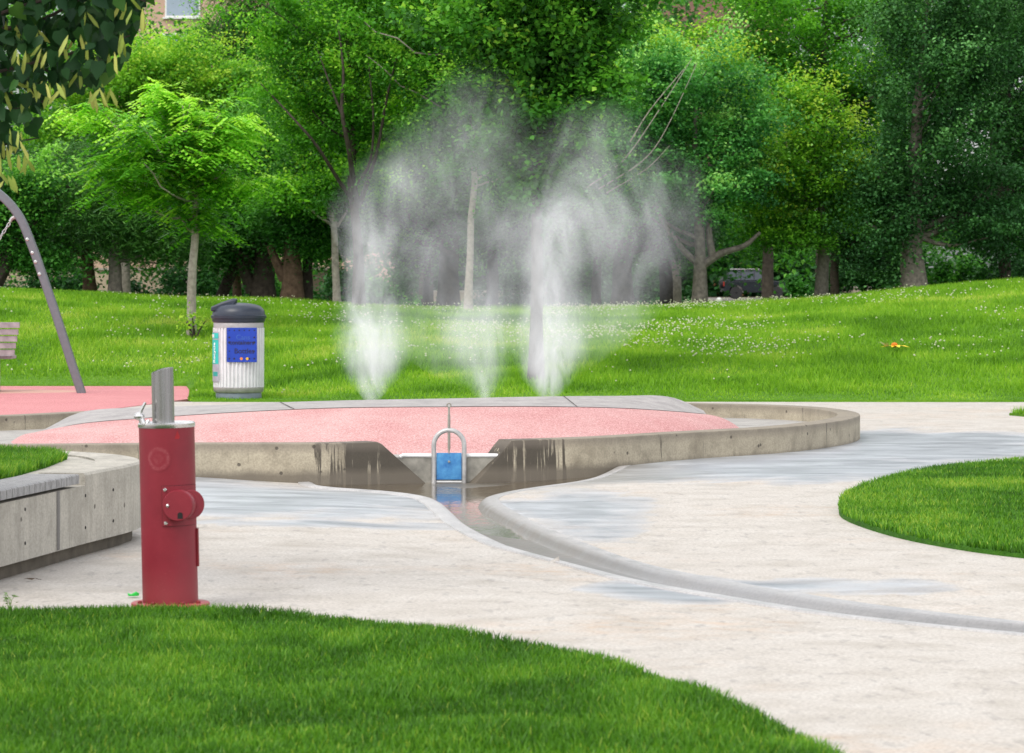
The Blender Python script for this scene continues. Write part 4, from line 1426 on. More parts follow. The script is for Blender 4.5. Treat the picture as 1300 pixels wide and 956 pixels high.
tree('young_tree', 'slender pale-trunked tree rising between the left and middle mist jets', 594, 56.5, .068,
     [(585, 95, 80, 110), (560, 40, 80, 80), (610, 190, 55, 50), (600, -40, 120, 70)], 'maple', bark_p, 110, 240, .11, .075, .25, fork=225, group='', limbs=18, tb=.08,
     extra=[([(620, 100), (612, 60), (600, 20), (596, -20)], .03, .012), ([(640, 85), (660, 40), (672, -10)], .03, .012)])
# --- right half
tree('park_tree', 'fresh green tree with low spreading bare limbs just left of the black car', 888, 62, .17,
     [(865, 130, 62, 75), (905, 210, 62, 62), (800, 170, 42, 62), (850, 235, 62, 40), (935, 140, 36, 60), (840, 80, 40, 40)], 'fresh', bark_g, 120, 230, .11, .075, .25, fork=325, limbs=16, tb=.0, twigbark=bark_p,
     extra=[([(886, 335), (868, 318), (848, 292), (838, 275), (830, 250)], .07, .02), ([(890, 338), (915, 322), (945, 312), (965, 295)], .09, .03),
            ([(745, 238, -3), (790, 205, -3), (830, 150, -3), (878, 75, -3)], .014, .006), ([(760, 240, -3), (815, 205, -3), (845, 165, -3), (885, 80, -3)], .012, .005),
            ([(800, 180, -3), (825, 140, -3), (868, 88, -3)], .013, .006), ([(770, 245, -3), (820, 215, -3), (850, 185, -3)], .010, .004), ([(905, 330), (900, 290), (905, 240)], .08, .03)])
tree('park_tree', 'golden-tipped tree behind the long bare twigs right of centre', 858, 70, .14,
     [(810, 100, 52, 34), (870, 75, 58, 40), (905, 110, 40, 40), (830, 140, 50, 34)], 'yellow', bark_g, 70, 230, .115, .075, .28, fork=240, limbs=12, tb=.14)
tree('park_tree', 'bright yellow-green rounded tree with pale grey trunk right of the black car', 1042, 63, .155,
     [(1040, 190, 62, 68), (985, 235, 55, 70), (1085, 235, 38, 48), (1040, 140, 36, 30), (1020, 285, 60, 34)], 'yellow', bark_g, 105, 240, .11, .07, .25, fork=300, limbs=14, tb=.0)
tree('park_tree', 'tall mid-green tree with thick dark upper trunk behind the yellow-green trees', 1047, 74, .26,
     [(1120, 95, 72, 66), (1010, 70, 75, 70), (945, 95, 52, 62), (1160, 60, 50, 40), (1040, -10, 150, 60), (1105, 160, 45, 34)], 'bright', bark_d, 140, 230, .13, .085, .33, fork=150, limbs=22, tb=-.10)
tree('park_tree', 'large dark blue-green tree with grey split trunk near the right edge', 1161, 62, .27,
     [(1200, 90, 85, 100), (1180, 210, 75, 65), (1130, 275, 50, 45), (1240, 250, 55, 60), (1190, 0, 100, 70), (1120, 215, 40, 50)], 'dark', bark_g, 170, 240, .11, .07, .27, fork=290, limbs=20, tb=.02,
     extra=[([(1152, 345), (1150, 315), (1142, 290), (1130, 260)], .14, .06)])
tree('park_tree', 'dark blue-green tree with thin dark trunk cut by the right edge', 1275, 65, .13,
     [(1280, 130, 62, 130), (1270, 280, 60, 55), (1310, 200, 60, 120), (1275, 0, 80, 80)], 'dark', bark_d, 130, 230, .115, .07, .28, fork=300, limbs=16, tb=.0,
     extra=[([(1275, 345), (1272, 260), (1262, 180), (1280, 90), (1282, 30)], .12, .06)])
tree('park_tree', 'thin dark-stemmed tree beside the pale grey trunk', 1060, 66.5, .10,
     [(1100, 285, 42, 45), (1075, 265, 40, 45), (1120, 330, 40, 18)], 'dark', bark_d, 50, 220, .11, .07, .27, fork=310, limbs=10, tb=.0)
# --- middle, in the mist
tree('park_tree', 'broad dark trunk in the haze left of the slender pale trunk', 570, 64, .27,
     [(540, 230, 62, 60), (500, 270, 45, 45), (600, 265, 52, 40), (560, 170, 70, 45)], 'deep', bark_d, 90, 220, .12, .08, .3, fork=300, limbs=14)
tree('park_tree', 'thin dark trunk at the left side of the broad hazy trunk', 541, 66, .085,
     [(520, 290, 42, 34), (555, 300, 32, 28)], 'deep', bark_d, 30, 200, .12, .08, .28, fork=320, limbs=8)
tree('park_tree', 'dark trunk in the haze just right of the slender pale trunk', 625, 65, .15,
     [(640, 270, 52, 48), (690, 255, 42, 48), (640, 200, 52, 40)], 'deep', bark_d, 70, 220, .12, .08, .3, fork=310, limbs=12)
tree('park_tree', 'thick dark trunk in the haze right of the right-hand mist jet', 790, 65, .27,
     [(770, 245, 58, 60), (820, 262, 48, 48), (745, 290, 40, 34), (790, 170, 60, 50)], 'deep', bark_d, 90, 220, .12, .08, .3, fork=305, limbs=14)
tree('park_tree', 'slim dark trunk between the right-hand mist jet and the thick dark trunk', 757, 68, .11,
     [(730, 290, 42, 34), (720, 230, 42, 45)], 'deep', bark_d, 45, 210, .12, .08, .3, fork=315, limbs=8)
tree('park_tree', 'dark straight trunk nearest the spreading bare limbs', 846, 66, .17,
     [(840, 290, 45, 38), (880, 285, 40, 30), (830, 225, 42, 45)], 'deep', bark_d, 60, 220, .12, .08, .3, fork=315, limbs=10, tb=-.05)
tree('park_tree', 'dark trunk standing in front of the black car', 975, 92, .22,
     [(965, 262, 50, 22), (1000, 255, 45, 24)], 'deep', bark_d, 40, 200, .15, .10, .34, fork=300, limbs=8, tb=-.08)
# --- left half
tree('park_tree', 'forked wide dark trunk, the widest left of the pale multi-stemmed tree', 334, 63, .30,
     [(330, 250, 62, 52), (295, 285, 40, 35), (350, 190, 60, 60), (300, 215, 45, 45)], 'deep', bark_d, 100, 230, .11, .075, .28, fork=325, limbs=14,
     extra=[([(322, 370), (312, 345), (304, 322), (296, 300)], .15, .07)])
tree('park_tree', 'brown trunk with a pale broken limb left of the mist', 371, 61.5, .27,
     [(395, 255, 48, 50), (410, 210, 48, 55), (365, 275, 40, 32), (420, 300, 35, 26)], 'deep', bark_b, 95, 230, .11, .075, .28, fork=328, limbs=14, tb=.05,
     extra=[([(362, 355), (352, 335), (342, 312)], .12, .06)])
tree('park_tree', 'narrow dark trunk touching the right side of the brown trunk', 391, 64, .12,
     [(405, 300, 38, 26), (385, 250, 40, 35)], 'deep', bark_d, 35, 210, .11, .075, .28, fork=320, limbs=7)
tree('park_tree', 'dark trunk leaning to the right beside the bin lid', 276, 64, .15,
     [(280, 300, 45, 26), (310, 270, 35, 30)], 'deep', bark_d, 40, 210, .11, .075, .28, fork=335, limbs=8, lean=20)
tree('park_tree', 'slim brown trunk between the leaning trunk and the forked trunk', 302, 66, .10,
     [(300, 315, 35, 18), (270, 265, 45, 35)], 'deep', bark_b, 35, 210, .11, .075, .28, fork=330, limbs=7)
tree('pine_tree', 'dark green pine with a brown trunk, nearer the steel swing arch', 115, 63, .17,
     [(95, 275, 62, 46), (55, 300, 45, 34), (140, 255, 45, 40), (90, 215, 52, 34)], 'pine', bark_b, 95, 330, .13, .018, .26, fork=330, limbs=18, kind='needle', group='pines behind the swing arch')
tree('pine_tree', 'dark green pine with greyer trunk, nearer the pale-trunked small tree', 146, 60.5, .16,
     [(165, 285, 62, 36), (205, 305, 45, 30), (150, 235, 52, 40), (190, 255, 45, 34)], 'pine', bark_g, 95, 330, .13, .018, .26, fork=322, limbs=18, kind='needle', group='pines behind the swing arch', tb=.08)
tree('pine_tree', 'tall pine with reddish trunk and dark needles at the top left', 375, 82, .15,
     [(325, 15, 52, 34), (410, 22, 40, 30), (300, 50, 34, 22), (370, -40, 80, 40), (340, 55, 34, 18)], 'pine', bark_r, 80, 330, .17, .026, .30, fork=70, limbs=22, kind='needle', group='')
tree('park_tree', 'yellow-tinged bushy tree behind the feathery small tree', 160, 70, .13,
     [(110, 130, 62, 60), (170, 100, 62, 50), (255, 140, 52, 50), (215, 90, 52, 36), (80, 190, 45, 50), (285, 110, 34, 40)], 'yellow', bark_g, 120, 230, .115, .075, .30, fork=260, limbs=18, tb=.05)
tree('poplar_tree', 'pale green upright tree in front of the peach building', 240, 88, .12,
     [(213, 90, 16, 50), (252, 85, 16, 48), (280, 100, 14, 32), (185, 95, 14, 35)], 'bright', bark_p, 90, 200, .13, .08, .26, fork=140, limbs=18, tb=.12, group='')
tree('park_tree', 'leaning dark-trunked tree behind the swing chain at the left edge', -18, 60, .20,
     [(30, 255, 50, 40), (-25, 250, 60, 50), (15, 310, 34, 22), (60, 330, 26, 14)], 'deep', bark_d, 75, 220, .11, .075, .28, fork=330, limbs=12, lean=30,
     extra=[([(-20, 372), (0, 335), (25, 300), (55, 265), (90, 235)], .17, .05)])
tree('park_tree', 'leafy tree between the pale multi-stemmed tree and the pine tops', 330, 72, .14,
     [(300, 170, 62, 62), (350, 120, 45, 50), (280, 240, 52, 45)], 'maple', bark_d, 90, 220, .12, .08, .32, fork=290, limbs=14, tb=.05)
tree('park_tree', 'dense green tree reaching over the top of the centre', 540, 76, .2,
     [(520, 90, 75, 100), (460, 40, 80, 70), (580, 20, 80, 80), (750, 110, 70, 90), (660, 60, 90, 90), (810, 60, 60, 60)], 'maple', bark_d, 170, 230, .14, .095, .38, fork=230, limbs=20)

# woods behind: one far-off mass
def woods():
    cs = []
    for px in np.arange(-140, 1460, 40):
        for py in np.arange(-110, 345, 38):
            if 165 < px < 440 and py < 60:
                continue
            if 865 < px < 955 and py < 45:
                continue
            if rng.uniform() < .10 and py < 200:
                continue
            cs.append((px + rng.uniform(-18, 18), py + rng.uniform(-16, 16), rng.uniform(104, 132)))
    for px in list(np.arange(-1500, -150, 62)) + list(np.arange(1470, 2800, 62)):
        for py in np.arange(-110, 345, 62):
            cs.append((px + rng.uniform(-25, 25), py + rng.uniform(-22, 22), rng.uniform(100, 135)))
    K = np.array([np.array(at(*c)) for c in cs])
    per = 460
    n = len(K) * per
    ci = rng.integers(0, len(K), n)
    off = rng.normal(0, 1, (n, 3)) * np.array([.72, .9, .58])
    C = K[ci] + off
    mk = C[:, 2] > .2
    C, ci = C[mk], ci[mk]
    ct = rng.normal(0, .2, len(K))
    tint = .50 + .1 * off[mk][:, 2] + ct[ci] + rng.normal(0, .15, len(C))  # tint rises with height in each clump, painting its top as lit
    co_, tn = leaf_quads(C, .22, .15, tint)
    o = quads_obj('woods', co_, tn, LEAF['deep'], None)
    tag(o, kind='stuff')
woods()

# undergrowth between the trunks: dense low bushes one can tell apart
def bush(name, label, cat, px, Y, rx, h, leaf, n=5000, L=.11, W=.07, group=None, tb=0.0):
    x0 = gx(px, Y)
    zb = float(hill(x0, Y))
    root = thing(name, label, cat, (x0, Y, zb), group=group)
    k = max(6, int(rx * h * 14))
    u = rng.normal(0, 1, (k, 3)); u /= np.linalg.norm(u, axis=1, keepdims=True); u *= rng.uniform(.3, 1, (k, 1)) ** .5
    u[:, 2] = np.abs(u[:, 2])
    K = u * np.array([rx, rx * .7, h])
    ci = rng.integers(0, k, n)
    C = K[ci] + rng.normal(0, .16, (n, 3)) * max(.5, min(1, rx))
    C[:, 2] = np.abs(C[:, 2])
    tint = .4 + tb + rng.normal(0, .12, k)[ci] + rng.normal(0, .15, n)
    co_, tn = leaf_quads(C, L, W, tint)
    quads_obj('foliage', co_, tn, LEAF[leaf], root)
    bm = bmesh.new()
    for j in range(7):
        e = K[rng.integers(0, k)]
        tube(bm, curve_pts((rng.normal(0, .05), rng.normal(0, .05), -.1), e, (0, 0, .05), 5), [.018, .015, .012, .009, .006], 5)
    obj('stem', bm, bark_d, root)
    return root
for a in ((60, 71, 1.2, .9, 'dark', 'dark bush under the pines behind the swing arch'),
          (215, 72, 1.5, 1.3, 'dark', 'dark bush between the pine trunks and the pale-trunked small tree'),
          (345, 75, 1.1, 1.1, 'deep', 'green bush seen between the forked trunk and the brown trunk'),
          (490, 70, .9, .75, 'deep', 'low green bush in the haze beside the left mist jet'),
          (470, 88, 1.9, 1.8, 'dark', 'tall dark bush in the haze behind the left mist jet'),
          (700, 80, 2.0, 1.7, 'dark', 'wide dark bush hidden by the right-hand mist jet'),
          (815, 76, 1.2, 1.6, 'dark', 'dark bush right of the thick hazy trunk'),
          (1015, 84, .55, 1.5, 'deep', 'upright green bush between the black car and pale grey trunk'),
          (1095, 70, 1.0, 1.5, 'dark', 'dark bush left of the grey split trunk'),
          (1205, 68, .9, 1.1, 'deep', 'deep green bush right of the grey split trunk'),
          (1250, 66, .6, .55, 'deep', 'low bush in front of the grey house'),
          (1300, 69, .8, 1.0, 'dark', 'dark bush at the right edge below the thin trunk')):
    bush('bush', a[5], 'bush', a[0], a[1], a[2], a[3], a[4], n=int(4200 * a[2] * a[3]) + 1500, group='bushes under the trees')
bush('sapling_bush', 'yellow-green leafy sucker growth around the base of the pale-trunked small tree', 'bush', 247, 49.8, .24, .40, 'yellow', 170, .07, .04, tb=.55)

# ------------------------------------------------------------------ linden branch overhead
lin = thing('linden_tree', 'dark leafy linden with hanging pale seed bracts over the top left corner', 'tree', (-5.2, 15.2, .0))
O = np.array(lin.location)
bm = bmesh.new()
tube(bm, [Vector(p) - Vector(O) for p in [(-5.2, 15.2, -.1), (-5.2, 15.2, 1.0), (-5.1, 15.2, 2.2), (-5.0, 15.1, 3.5), (-4.9, 15.1, 5)]], [.2, .16, .14, .11, .07], 12)
def brn(pts, r0, r1):
    pw = catmull([np.array(at(*p)) for p in pts], 5)
    tube(bm, pw - O, list(np.linspace(r0, r1, len(pw))), 7)
    return pw
branches = [[(-610, 150, 15.2), (-300, 90, 15.1), (-60, 45, 15), (0, 38, 15), (50, 26, 15), (90, 6, 15), (130, -18, 15)],
            [(-300, 90, 15.1), (-120, 110, 15), (-20, 95, 14.9), (60, 75, 14.9), (120, 60, 14.9), (165, 45, 14.9)],
            [(-300, 90, 15.1), (-120, 150, 15), (-30, 150, 15.2), (50, 130, 15.2), (110, 110, 15.2), (140, 85, 15.1)],
            [(-300, 90, 15.1), (-150, 170, 15), (-40, 190, 15), (20, 180, 15), (50, 175, 15)],
            [(-60, 45, 15), (20, 10, 14.8), (90, -5, 14.8), (150, -8, 14.8), (185, 2, 14.8)],
            [(-60, 45, 15), (0, 70, 15.2), (50, 85, 15.3), (90, 110, 15.3)]]
BP = []
for b_, r_ in zip(branches, (.02, .011, .010, .010, .010, .008)):
    BP.append(brn(b_, r_, .003))
obj('trunk', bm, bark_d, lin, smooth=True)
def heart_leaves(C, size, tint):
    n = len(C)
    a = rng.uniform(0, 2 * PI, n)
    el = rng.normal(-.95, .40, n)
    dv = np.stack([np.cos(a) * np.cos(el), np.sin(a) * np.cos(el), np.sin(el)], 1)
    rnd = rng.normal(0, .6, (n, 3))
    s = np.cross(dv, np.array([0, .9, .6]) + rnd); s /= np.linalg.norm(s, axis=1, keepdims=True)
    nn = np.cross(s, dv)
    sz = (size * rng.uniform(.6, 1.2, n))[:, None]
    prof = [(0, 0, 0), (-.06, .30, .06), (.25, .50, .10), (.62, .36, .05), (1.12, 0, -.06), (.62, -.36, .05), (.25, -.50, .10), (-.06, -.30, .06)]
    mid = (.5, 0, -.03)
    V = np.stack([C + dv * sz * p_[0] + s * sz * p_[1] + nn * sz * p_[2] for p_ in prof + [mid]], 1).reshape(-1, 3)
    k = 9
    fc = []
    for j in range(8):
        fc.append([j, (j + 1) % 8, 8])
    f_ = (np.arange(n)[:, None, None] * k + np.array(fc)[None]).reshape(-1)
    return V, f_, np.full(n * 8, 3), np.repeat(tint, k)
# leaf positions: an overhanging mass whose lower edge matches the hanging spray
nl_ = 6500
px_s = rng.uniform(-420, 190, nl_); py_s = rng.uniform(-260, 235, nl_)
def low_edge(px):
    return np.interp(px, [-420, -100, 0, 40, 62, 75, 110, 130, 150, 168, 192, 200], [230, 235, 215, 175, 165, 118, 130, 112, 95, 60, 14, -60])
m_ = py_s < low_edge(px_s + rng.normal(0, 9, nl_)) + rng.normal(0, 10, nl_)
# an open notch at the left where the background shows through
m_ &= ~((px_s > 55) & (py_s > 140))
m_ &= ~((py_s < 30) & (px_s > 50) & (px_s < 85) & (py_s > 12))
m_ &= rng.uniform(0, 1, nl_) < np.where((py_s > 118) & (px_s > -30), .55, .95)
Cw = np.array([np.array(at(a, b - 12, 15 + rng.uniform(-.35, .35))) for a, b in zip(px_s[m_], py_s[m_])])
V, f_, sz_, tn = heart_leaves(Cw, .068, np.clip(rng.normal(.42, .2, len(Cw)), 0, 1))
np_mesh('crown', V - O, f_, sz_, LEAF['linden'], tn, parent=lin)
# bracts: long pale strips hanging in pairs
bract = leaf_mat('linden_bract', [(0, (.20, .30, .05)), (.5, (.34, .44, .09)), (1, (.52, .54, .15))], .35)
cl = [(100, 48), (88, 40), (112, 50), (165, 8), (160, 3), (176, 12), (150, 10), (58, 62), (52, 66), (30, 70), (22, 68), (36, 112), (34, 108), (48, 108), (66, 112), (74, 108), (60, 112), (4, 104), (2, 110), (-8, 100), (125, 112), (130, 108), (138, 112), (120, 118), (125, 75), (152, 40), (156, 48),
      (20, 172), (12, 168), (30, 170), (26, 178), (4, 200), (8, 182), (10, 222), (6, 228), (2, 216), (34, 205), (28, 200), (42, 35), (-20, 130), (-40, 80), (-60, 160), (12, 30), (100, 96), (78, 60), (140, 72), (110, 22)]
bc, bt = [], []
for (a, b) in cl:
    for j in range(2):
        bc.append(np.array(at(a + rng.uniform(-6, 6), b + rng.uniform(-8, 4), 14.75 + rng.uniform(-.2, .2))))
        bt.append(rng.uniform(.2, 1))
bc = np.array(bc); n = len(bc)
a = rng.uniform(0, 2 * PI, n)
el = rng.normal(-1.2, .22, n)
dv = np.stack([np.cos(a) * np.cos(el), np.sin(a) * np.cos(el), np.sin(el)], 1)
s = np.cross(dv, np.stack([rng.normal(0, .5, n), np.ones(n), rng.normal(0, .3, n)], 1)); s /= np.linalg.norm(s, axis=1, keepdims=True)
nn = np.cross(s, dv)
Lb = rng.uniform(.075, .115, n)[:, None]; Wb = rng.uniform(.012, .018, n)[:, None]
for k in range(n):
    b0, d0, s0_, n0, l0, w0 = bc[k], dv[k], s[k], nn[k], Lb[k, 0], Wb[k, 0]
    Vk = np.array([b0, b0 + d0 * l0 * .3 + s0_ * w0 * .5 + n0 * .004, b0 + d0 * l0 * .75 + s0_ * w0 * .55, b0 + d0 * l0 + n0 * .012, b0 + d0 * l0 * .75 - s0_ * w0 * .55, b0 + d0 * l0 * .3 - s0_ * w0 * .5 + n0 * .004])
    np_mesh('seed_bract', Vk - O, np.arange(6), [6], bract, np.full(6, bt[k]), parent=lin)

# ------------------------------------------------------------------ buildings and walls far behind
def facade(name, label, px0, px1, Y, ztop, depth, wall, wins, cat='building', base=0.0, winmat=None, roofc=None):
    x0, x1 = gx(px0, Y), gx(px1, Y)
    b = thing(name, label, cat, ((x0 + x1) / 2, Y + depth / 2, base))
    bm = bmesh.new()
    box(bm, 0, 0, ztop / 2, x1 - x0, depth, ztop)
    obj('wall', bm, wall, b)
    bm = bmesh.new()
    box(bm, 0, 0, ztop + .12, x1 - x0 + .4, depth + .4, .24)
    obj('roof', bm, roofc or simple('roof_grey', (.2, .18, .17), .9), b)
    for (cx_, cz_, w_, h_) in wins:
        bm = bmesh.new()
        box(bm, cx_, -depth / 2 - .02, cz_, w_, .10, h_)
        f_ = obj('window', bm, wpaint, b)
        bm = bmesh.new()
        box(bm, cx_, -depth / 2 - .075, cz_, w_ - .16, .02, h_ - .16)
        obj('pane', bm, simple('window_glass', (.28, .34, .42), .12, .6, 0, .15, .6), f_)
        bm = bmesh.new()
        box(bm, cx_, -depth / 2 - .09, cz_ - h_ / 2 - .05, w_ + .2, .16, .09)
        obj('sill', bm, wpaint, f_)
    return b
peach = simple('peach_render', (.52, .35, .27), .85, .2, 0, .10, .4)
Yb = 160.
wz = [(gx(232, Yb) - gx(290, Yb), EYE + (350 - y_) / F * Yb, 1.7, 1.5) for y_ in (2, -70)]
wz += [(gx(p_, Yb) - gx(290, Yb), EYE + (350 - y_) / F * Yb, 2.0, 1.5) for p_ in (395, 150, 470) for y_ in (2, -70)]
wz += [(gx(p_, Yb) - gx(290, Yb), EYE + (350 - y_) / F * Yb, 2.0, 1.5) for p_ in (232, 395) for y_ in (62,)]
facade('apartment_building', 'peach apartment block rising behind the trees at the top left', 90, 490, Yb, 22, 12, peach, wz)
brick = simple('red_brown_brick', (.22, .13, .10), .9, .2, 0, .2, 1.5)
facade('apartment_building', 'reddish brown block glimpsed through the treetops right of centre', 820, 1000, 285., 36, 12, brick, [(-3.0, 29.5, 1.8, 2), (1.0, 29.5, 1.8, 2)])
grayh = simple('grey_siding', (.30, .31, .34), .8, .2, 0, .12, 2)
facade('house', 'grey house with white trim glimpsed between trunks at the far right', 1195, 1290, 150., 3.2, 8, grayh, [(-.4, 1.6, .9, 1.3), (1.1, 1.7, .4, 1.8)], base=.0)
facade('house', 'orange brick house behind the roof of the black car', 870, 1000, 250., 3.4, 8, simple('orange_brick', (.36, .20, .10), .9, .2, 0, .2, 1.2), [(-1.0, 2.9, 1.2, 1.2)])
tanw = simple('tan_wall_render', (.42, .33, .25), .9, .2, 0, .18, .8)
def long_wall(label, px0, px1, Y, h, mat):
    x0, x1 = gx(px0, Y), gx(px1, Y)
    b = thing('garden_wall', label, 'wall', ((x0 + x1) / 2, Y, 0), group='walls seen beyond the trunks')
    bm = bmesh.new()
    box(bm, 0, 0, h / 2, x1 - x0, .25, h)
    obj('wall_panel', bm, mat, b)
    bm = bmesh.new()
    box(bm, 0, 0, h + .05, x1 - x0 + .1, .36, .1)
    obj('coping', bm, simple('coping_stone', (.36, .32, .28), .9), b)
    k = max(2, int((x1 - x0) / 4))
    for j in range(k):
        bm = bmesh.new()
        box(bm, -(x1 - x0) / 2 + (x1 - x0) * (j + .5) / k, -.14, h / 2, .4, .08, h - .02)
        obj('pier', bm, mat, b)
long_wall('tan garden wall beyond the pines and swing arch', -250, 250, 150, 1.75, tanw)
long_wall('brown wall beyond the forked trunks behind the bin', 255, 420, 120, 1.7, simple('brown_wall', (.20, .15, .115), .9, .2, 0, .2, 1))
long_wall('pale low wall beyond the mist between the jets', 430, 868, 190, .55, simple('dull_tan', (.30, .25, .20), .9, .2, 0, .2, .8))
long_wall('low dull wall beyond the right-hand trunks', 1062, 1600, 185, .8, simple('dull_tan', (.30, .25, .20), .9))
# a hedge mass closing the view under the far crowns
def hedge_mass():
    n = 150000
    px_ = rng.uniform(-900, 2200, n)
    Yh = rng.uniform(228, 246, n)
    z_ = rng.uniform(0, 1, n) ** .8 * (6.5 + 2.2 * np.sin(px_ * .035) + 1.2 * np.sin(px_ * .11))
    C = np.stack([gx(px_, Yh), Yh, z_], 1)
    co_, tn = leaf_quads(C, .65, .45, .22 + rng.normal(0, .18, n))
    tag(quads_obj('treeline', co_, tn, LEAF['dark'], None), kind='stuff')
hedge_mass()

# ------------------------------------------------------------------ parked car
YCAR = 205.
car = thing('parked_car', 'black off-road car parked on the road beyond the trunks', 'car', (gx(959, YCAR), YCAR, .04))
black = simple('black_car_paint', (.010, .012, .020), .16, .6, 0, .1, 4)
glassm = simple('car_glass', (.03, .04, .05), .06, .7, 0, .1, 4)
trim_ = simple('car_trim', (.03, .03, .032), .5)
def prism(bm, pts, y0, y1, inset=0.0):
    a = [bm.verts.new((x_, y0, z_)) for x_, z_ in pts]
    b = [bm.verts.new((x_, y1, z_)) for x_, z_ in pts]
    bm.faces.new(a[::-1]); bm.faces.new(b)
    for k in range(len(pts)):
        bm.faces.new((a[k], a[(k + 1) % len(pts)], b[(k + 1) % len(pts)], b[k]))
def wheel_arch(cx_, r_, zc):
    return [(cx_ + r_ * math.cos(a), zc + r_ * math.sin(a)) for a in np.linspace(0.15, PI - .15, 9)]
body = [(-2.0, .50), (-1.98, 1.05), (-1.92, 1.12), (.62, 1.14), (1.75, 1.10), (1.93, 1.0), (1.98, .55), (1.72, .46)] + wheel_arch(1.25, .45, .42) + [(.75, .42), (-.75, .42)] + wheel_arch(-1.25, .45, .42) + [(-1.74, .46)]
bm = bmesh.new(); prism(bm, body, -.9, .9)
cb = obj('body', bm, black, car, bevel=.05)
bm = bmesh.new()
lo = [(-1.92, 1.13), (.72, 1.13)]; hi = [(-1.82, 1.80), (.30, 1.80)]
vs = []
for (x_, z_), yy in ((lo[0], .84), (lo[1], .84), (hi[1], .68), (hi[0], .70)):
    vs.append((x_, yy, z_))
A = [bm.verts.new((x_, -y_, z_)) for x_, y_, z_ in vs]; B = [bm.verts.new(v) for v in vs]
bm.faces.new(A[::-1]); bm.faces.new(B)
for k in range(4):
    bm.faces.new((A[k], A[(k + 1) % 4], B[(k + 1) % 4], B[k]))
obj('cabin', bm, black, car, bevel=.05)
for x0_, x1_ in ((-1.72, -1.0), (-.92, -.18), (-.10, .50)):
    bm = bmesh.new()
    zt, zb_ = 1.70, 1.20
    x1t = x1_ if x1_ < .4 else x1_ - .28
    yb_, yt_ = -.84, -.715
    bm.faces.new([bm.verts.new(v) for v in ((x0_, yb_ - .004, zb_), (x1_, yb_ - .004, zb_), (x1t, yt_ - .012, zt), (x0_ + .03, yt_ - .012, zt))])
    obj('window', bm, glassm, car)
bm = bmesh.new()
bm.faces.new([bm.verts.new(v) for v in ((.70, -.76, 1.19), (.70, .76, 1.19), (.36, .64, 1.74), (.36, -.64, 1.74))])
obj('windscreen', bm, glassm, car)
for cx_ in (-1.25, 1.25):
    for sy in (-.80, .80):
        wroot = bpy.data.objects.new('wheel', None); COL.objects.link(wroot); wroot.parent = car; wroot.location = (cx_, sy, .40)
        bm = bmesh.new()
        lathe(bm, [(.24, -.11), (.36, -.11), (.385, -.08), (.385, .08), (.36, .11), (.24, .11)], 28, Matrix.Rotation(PI / 2, 4, 'X'))
        obj('tyre', bm, simple('tyre_rubber', (.02, .02, .02), .8), wroot, smooth=True)
        bm = bmesh.new()
        lathe(bm, [(.05, -.118), (.22, -.114), (.245, -.10), (.245, .10), (.05, .11)], 20, Matrix.Rotation(PI / 2, 4, 'X'))
        obj('rim', bm, steel, wroot, smooth=True)
for sy in (-.72, .72):
    bm = bmesh.new(); box(bm, 1.95, sy, .92, .10, .26, .18)
    obj('headlight', bm, simple('lamp_clear', (.6, .6, .58), .15), car, bevel=.02)
    bm = bmesh.new(); box(bm, 1.90, sy * 1.21, .78, .16, .06, .14)
    obj('indicator', bm, simple('lamp_amber', (.6, .2, .02), .2), car, bevel=.01)
    bm = bmesh.new(); box(bm, -2.0, sy * 1.1, .95, .07, .18, .28)
    obj('tail_light', bm, simple('lamp_red', (.4, .03, .02), .2), car, bevel=.01)
bm = bmesh.new(); box(bm, 2.03, 0, .56, .16, 1.7, .2)
obj('bumper', bm, trim_, car, bevel=.03)
bm = bmesh.new(); box(bm, -2.05, 0, .56, .14, 1.7, .2)
obj('bumper', bm, trim_, car, bevel=.03)
bm = bmesh.new()
lathe(bm, [(.30, -.12), (.36, -.10), (.36, .10), (.30, .12)], 24, Matrix.Translation((-2.12, .05, 1.02)) @ Matrix.Rotation(PI / 2, 4, 'Y'))
obj('spare_wheel', bm, trim_, car, smooth=True)
bm = bmesh.new()
for sy in (-.6, .6):
    tube(bm, [(-1.7, sy, 1.86), (.2, sy, 1.86)], .025, 8)
    for x_ in (-1.6, -.7, .15):
        box(bm, x_, sy, 1.83, .06, .04, .07)
for x_ in (-1.6, -.7, .15):
    tube(bm, [(x_, -.6, 1.86), (x_, .6, 1.86)], .02, 6)
obj('roof_rack', bm, steel, car)
bm = bmesh.new(); box(bm, .55, -.98, 1.22, .12, .18, .14)
obj('mirror', bm, trim_, car, bevel=.02)
for x_ in (-.8, .02):
    bm = bmesh.new(); box(bm, x_, -.915, 1.02, .16, .02, .03)
    obj('door_handle', bm, trim_, car)
# white bollard post by the car
post = thing('marker_post', 'short white-topped post left of the black car', 'post', (gx(913, 100), 100, .05))
bm = bmesh.new(); lathe(bm, [(.06, 0), (.06, .62), (.05, .64)], 16)
obj('shaft', bm, simple('post_tan', (.45, .36, .28), .8), post, smooth=True)
bm = bmesh.new(); lathe(bm, [(.07, .64), (.08, .68), (.075, .76), (.03, .79)], 16)
obj('cap', bm, wpaint, post, smooth=True)

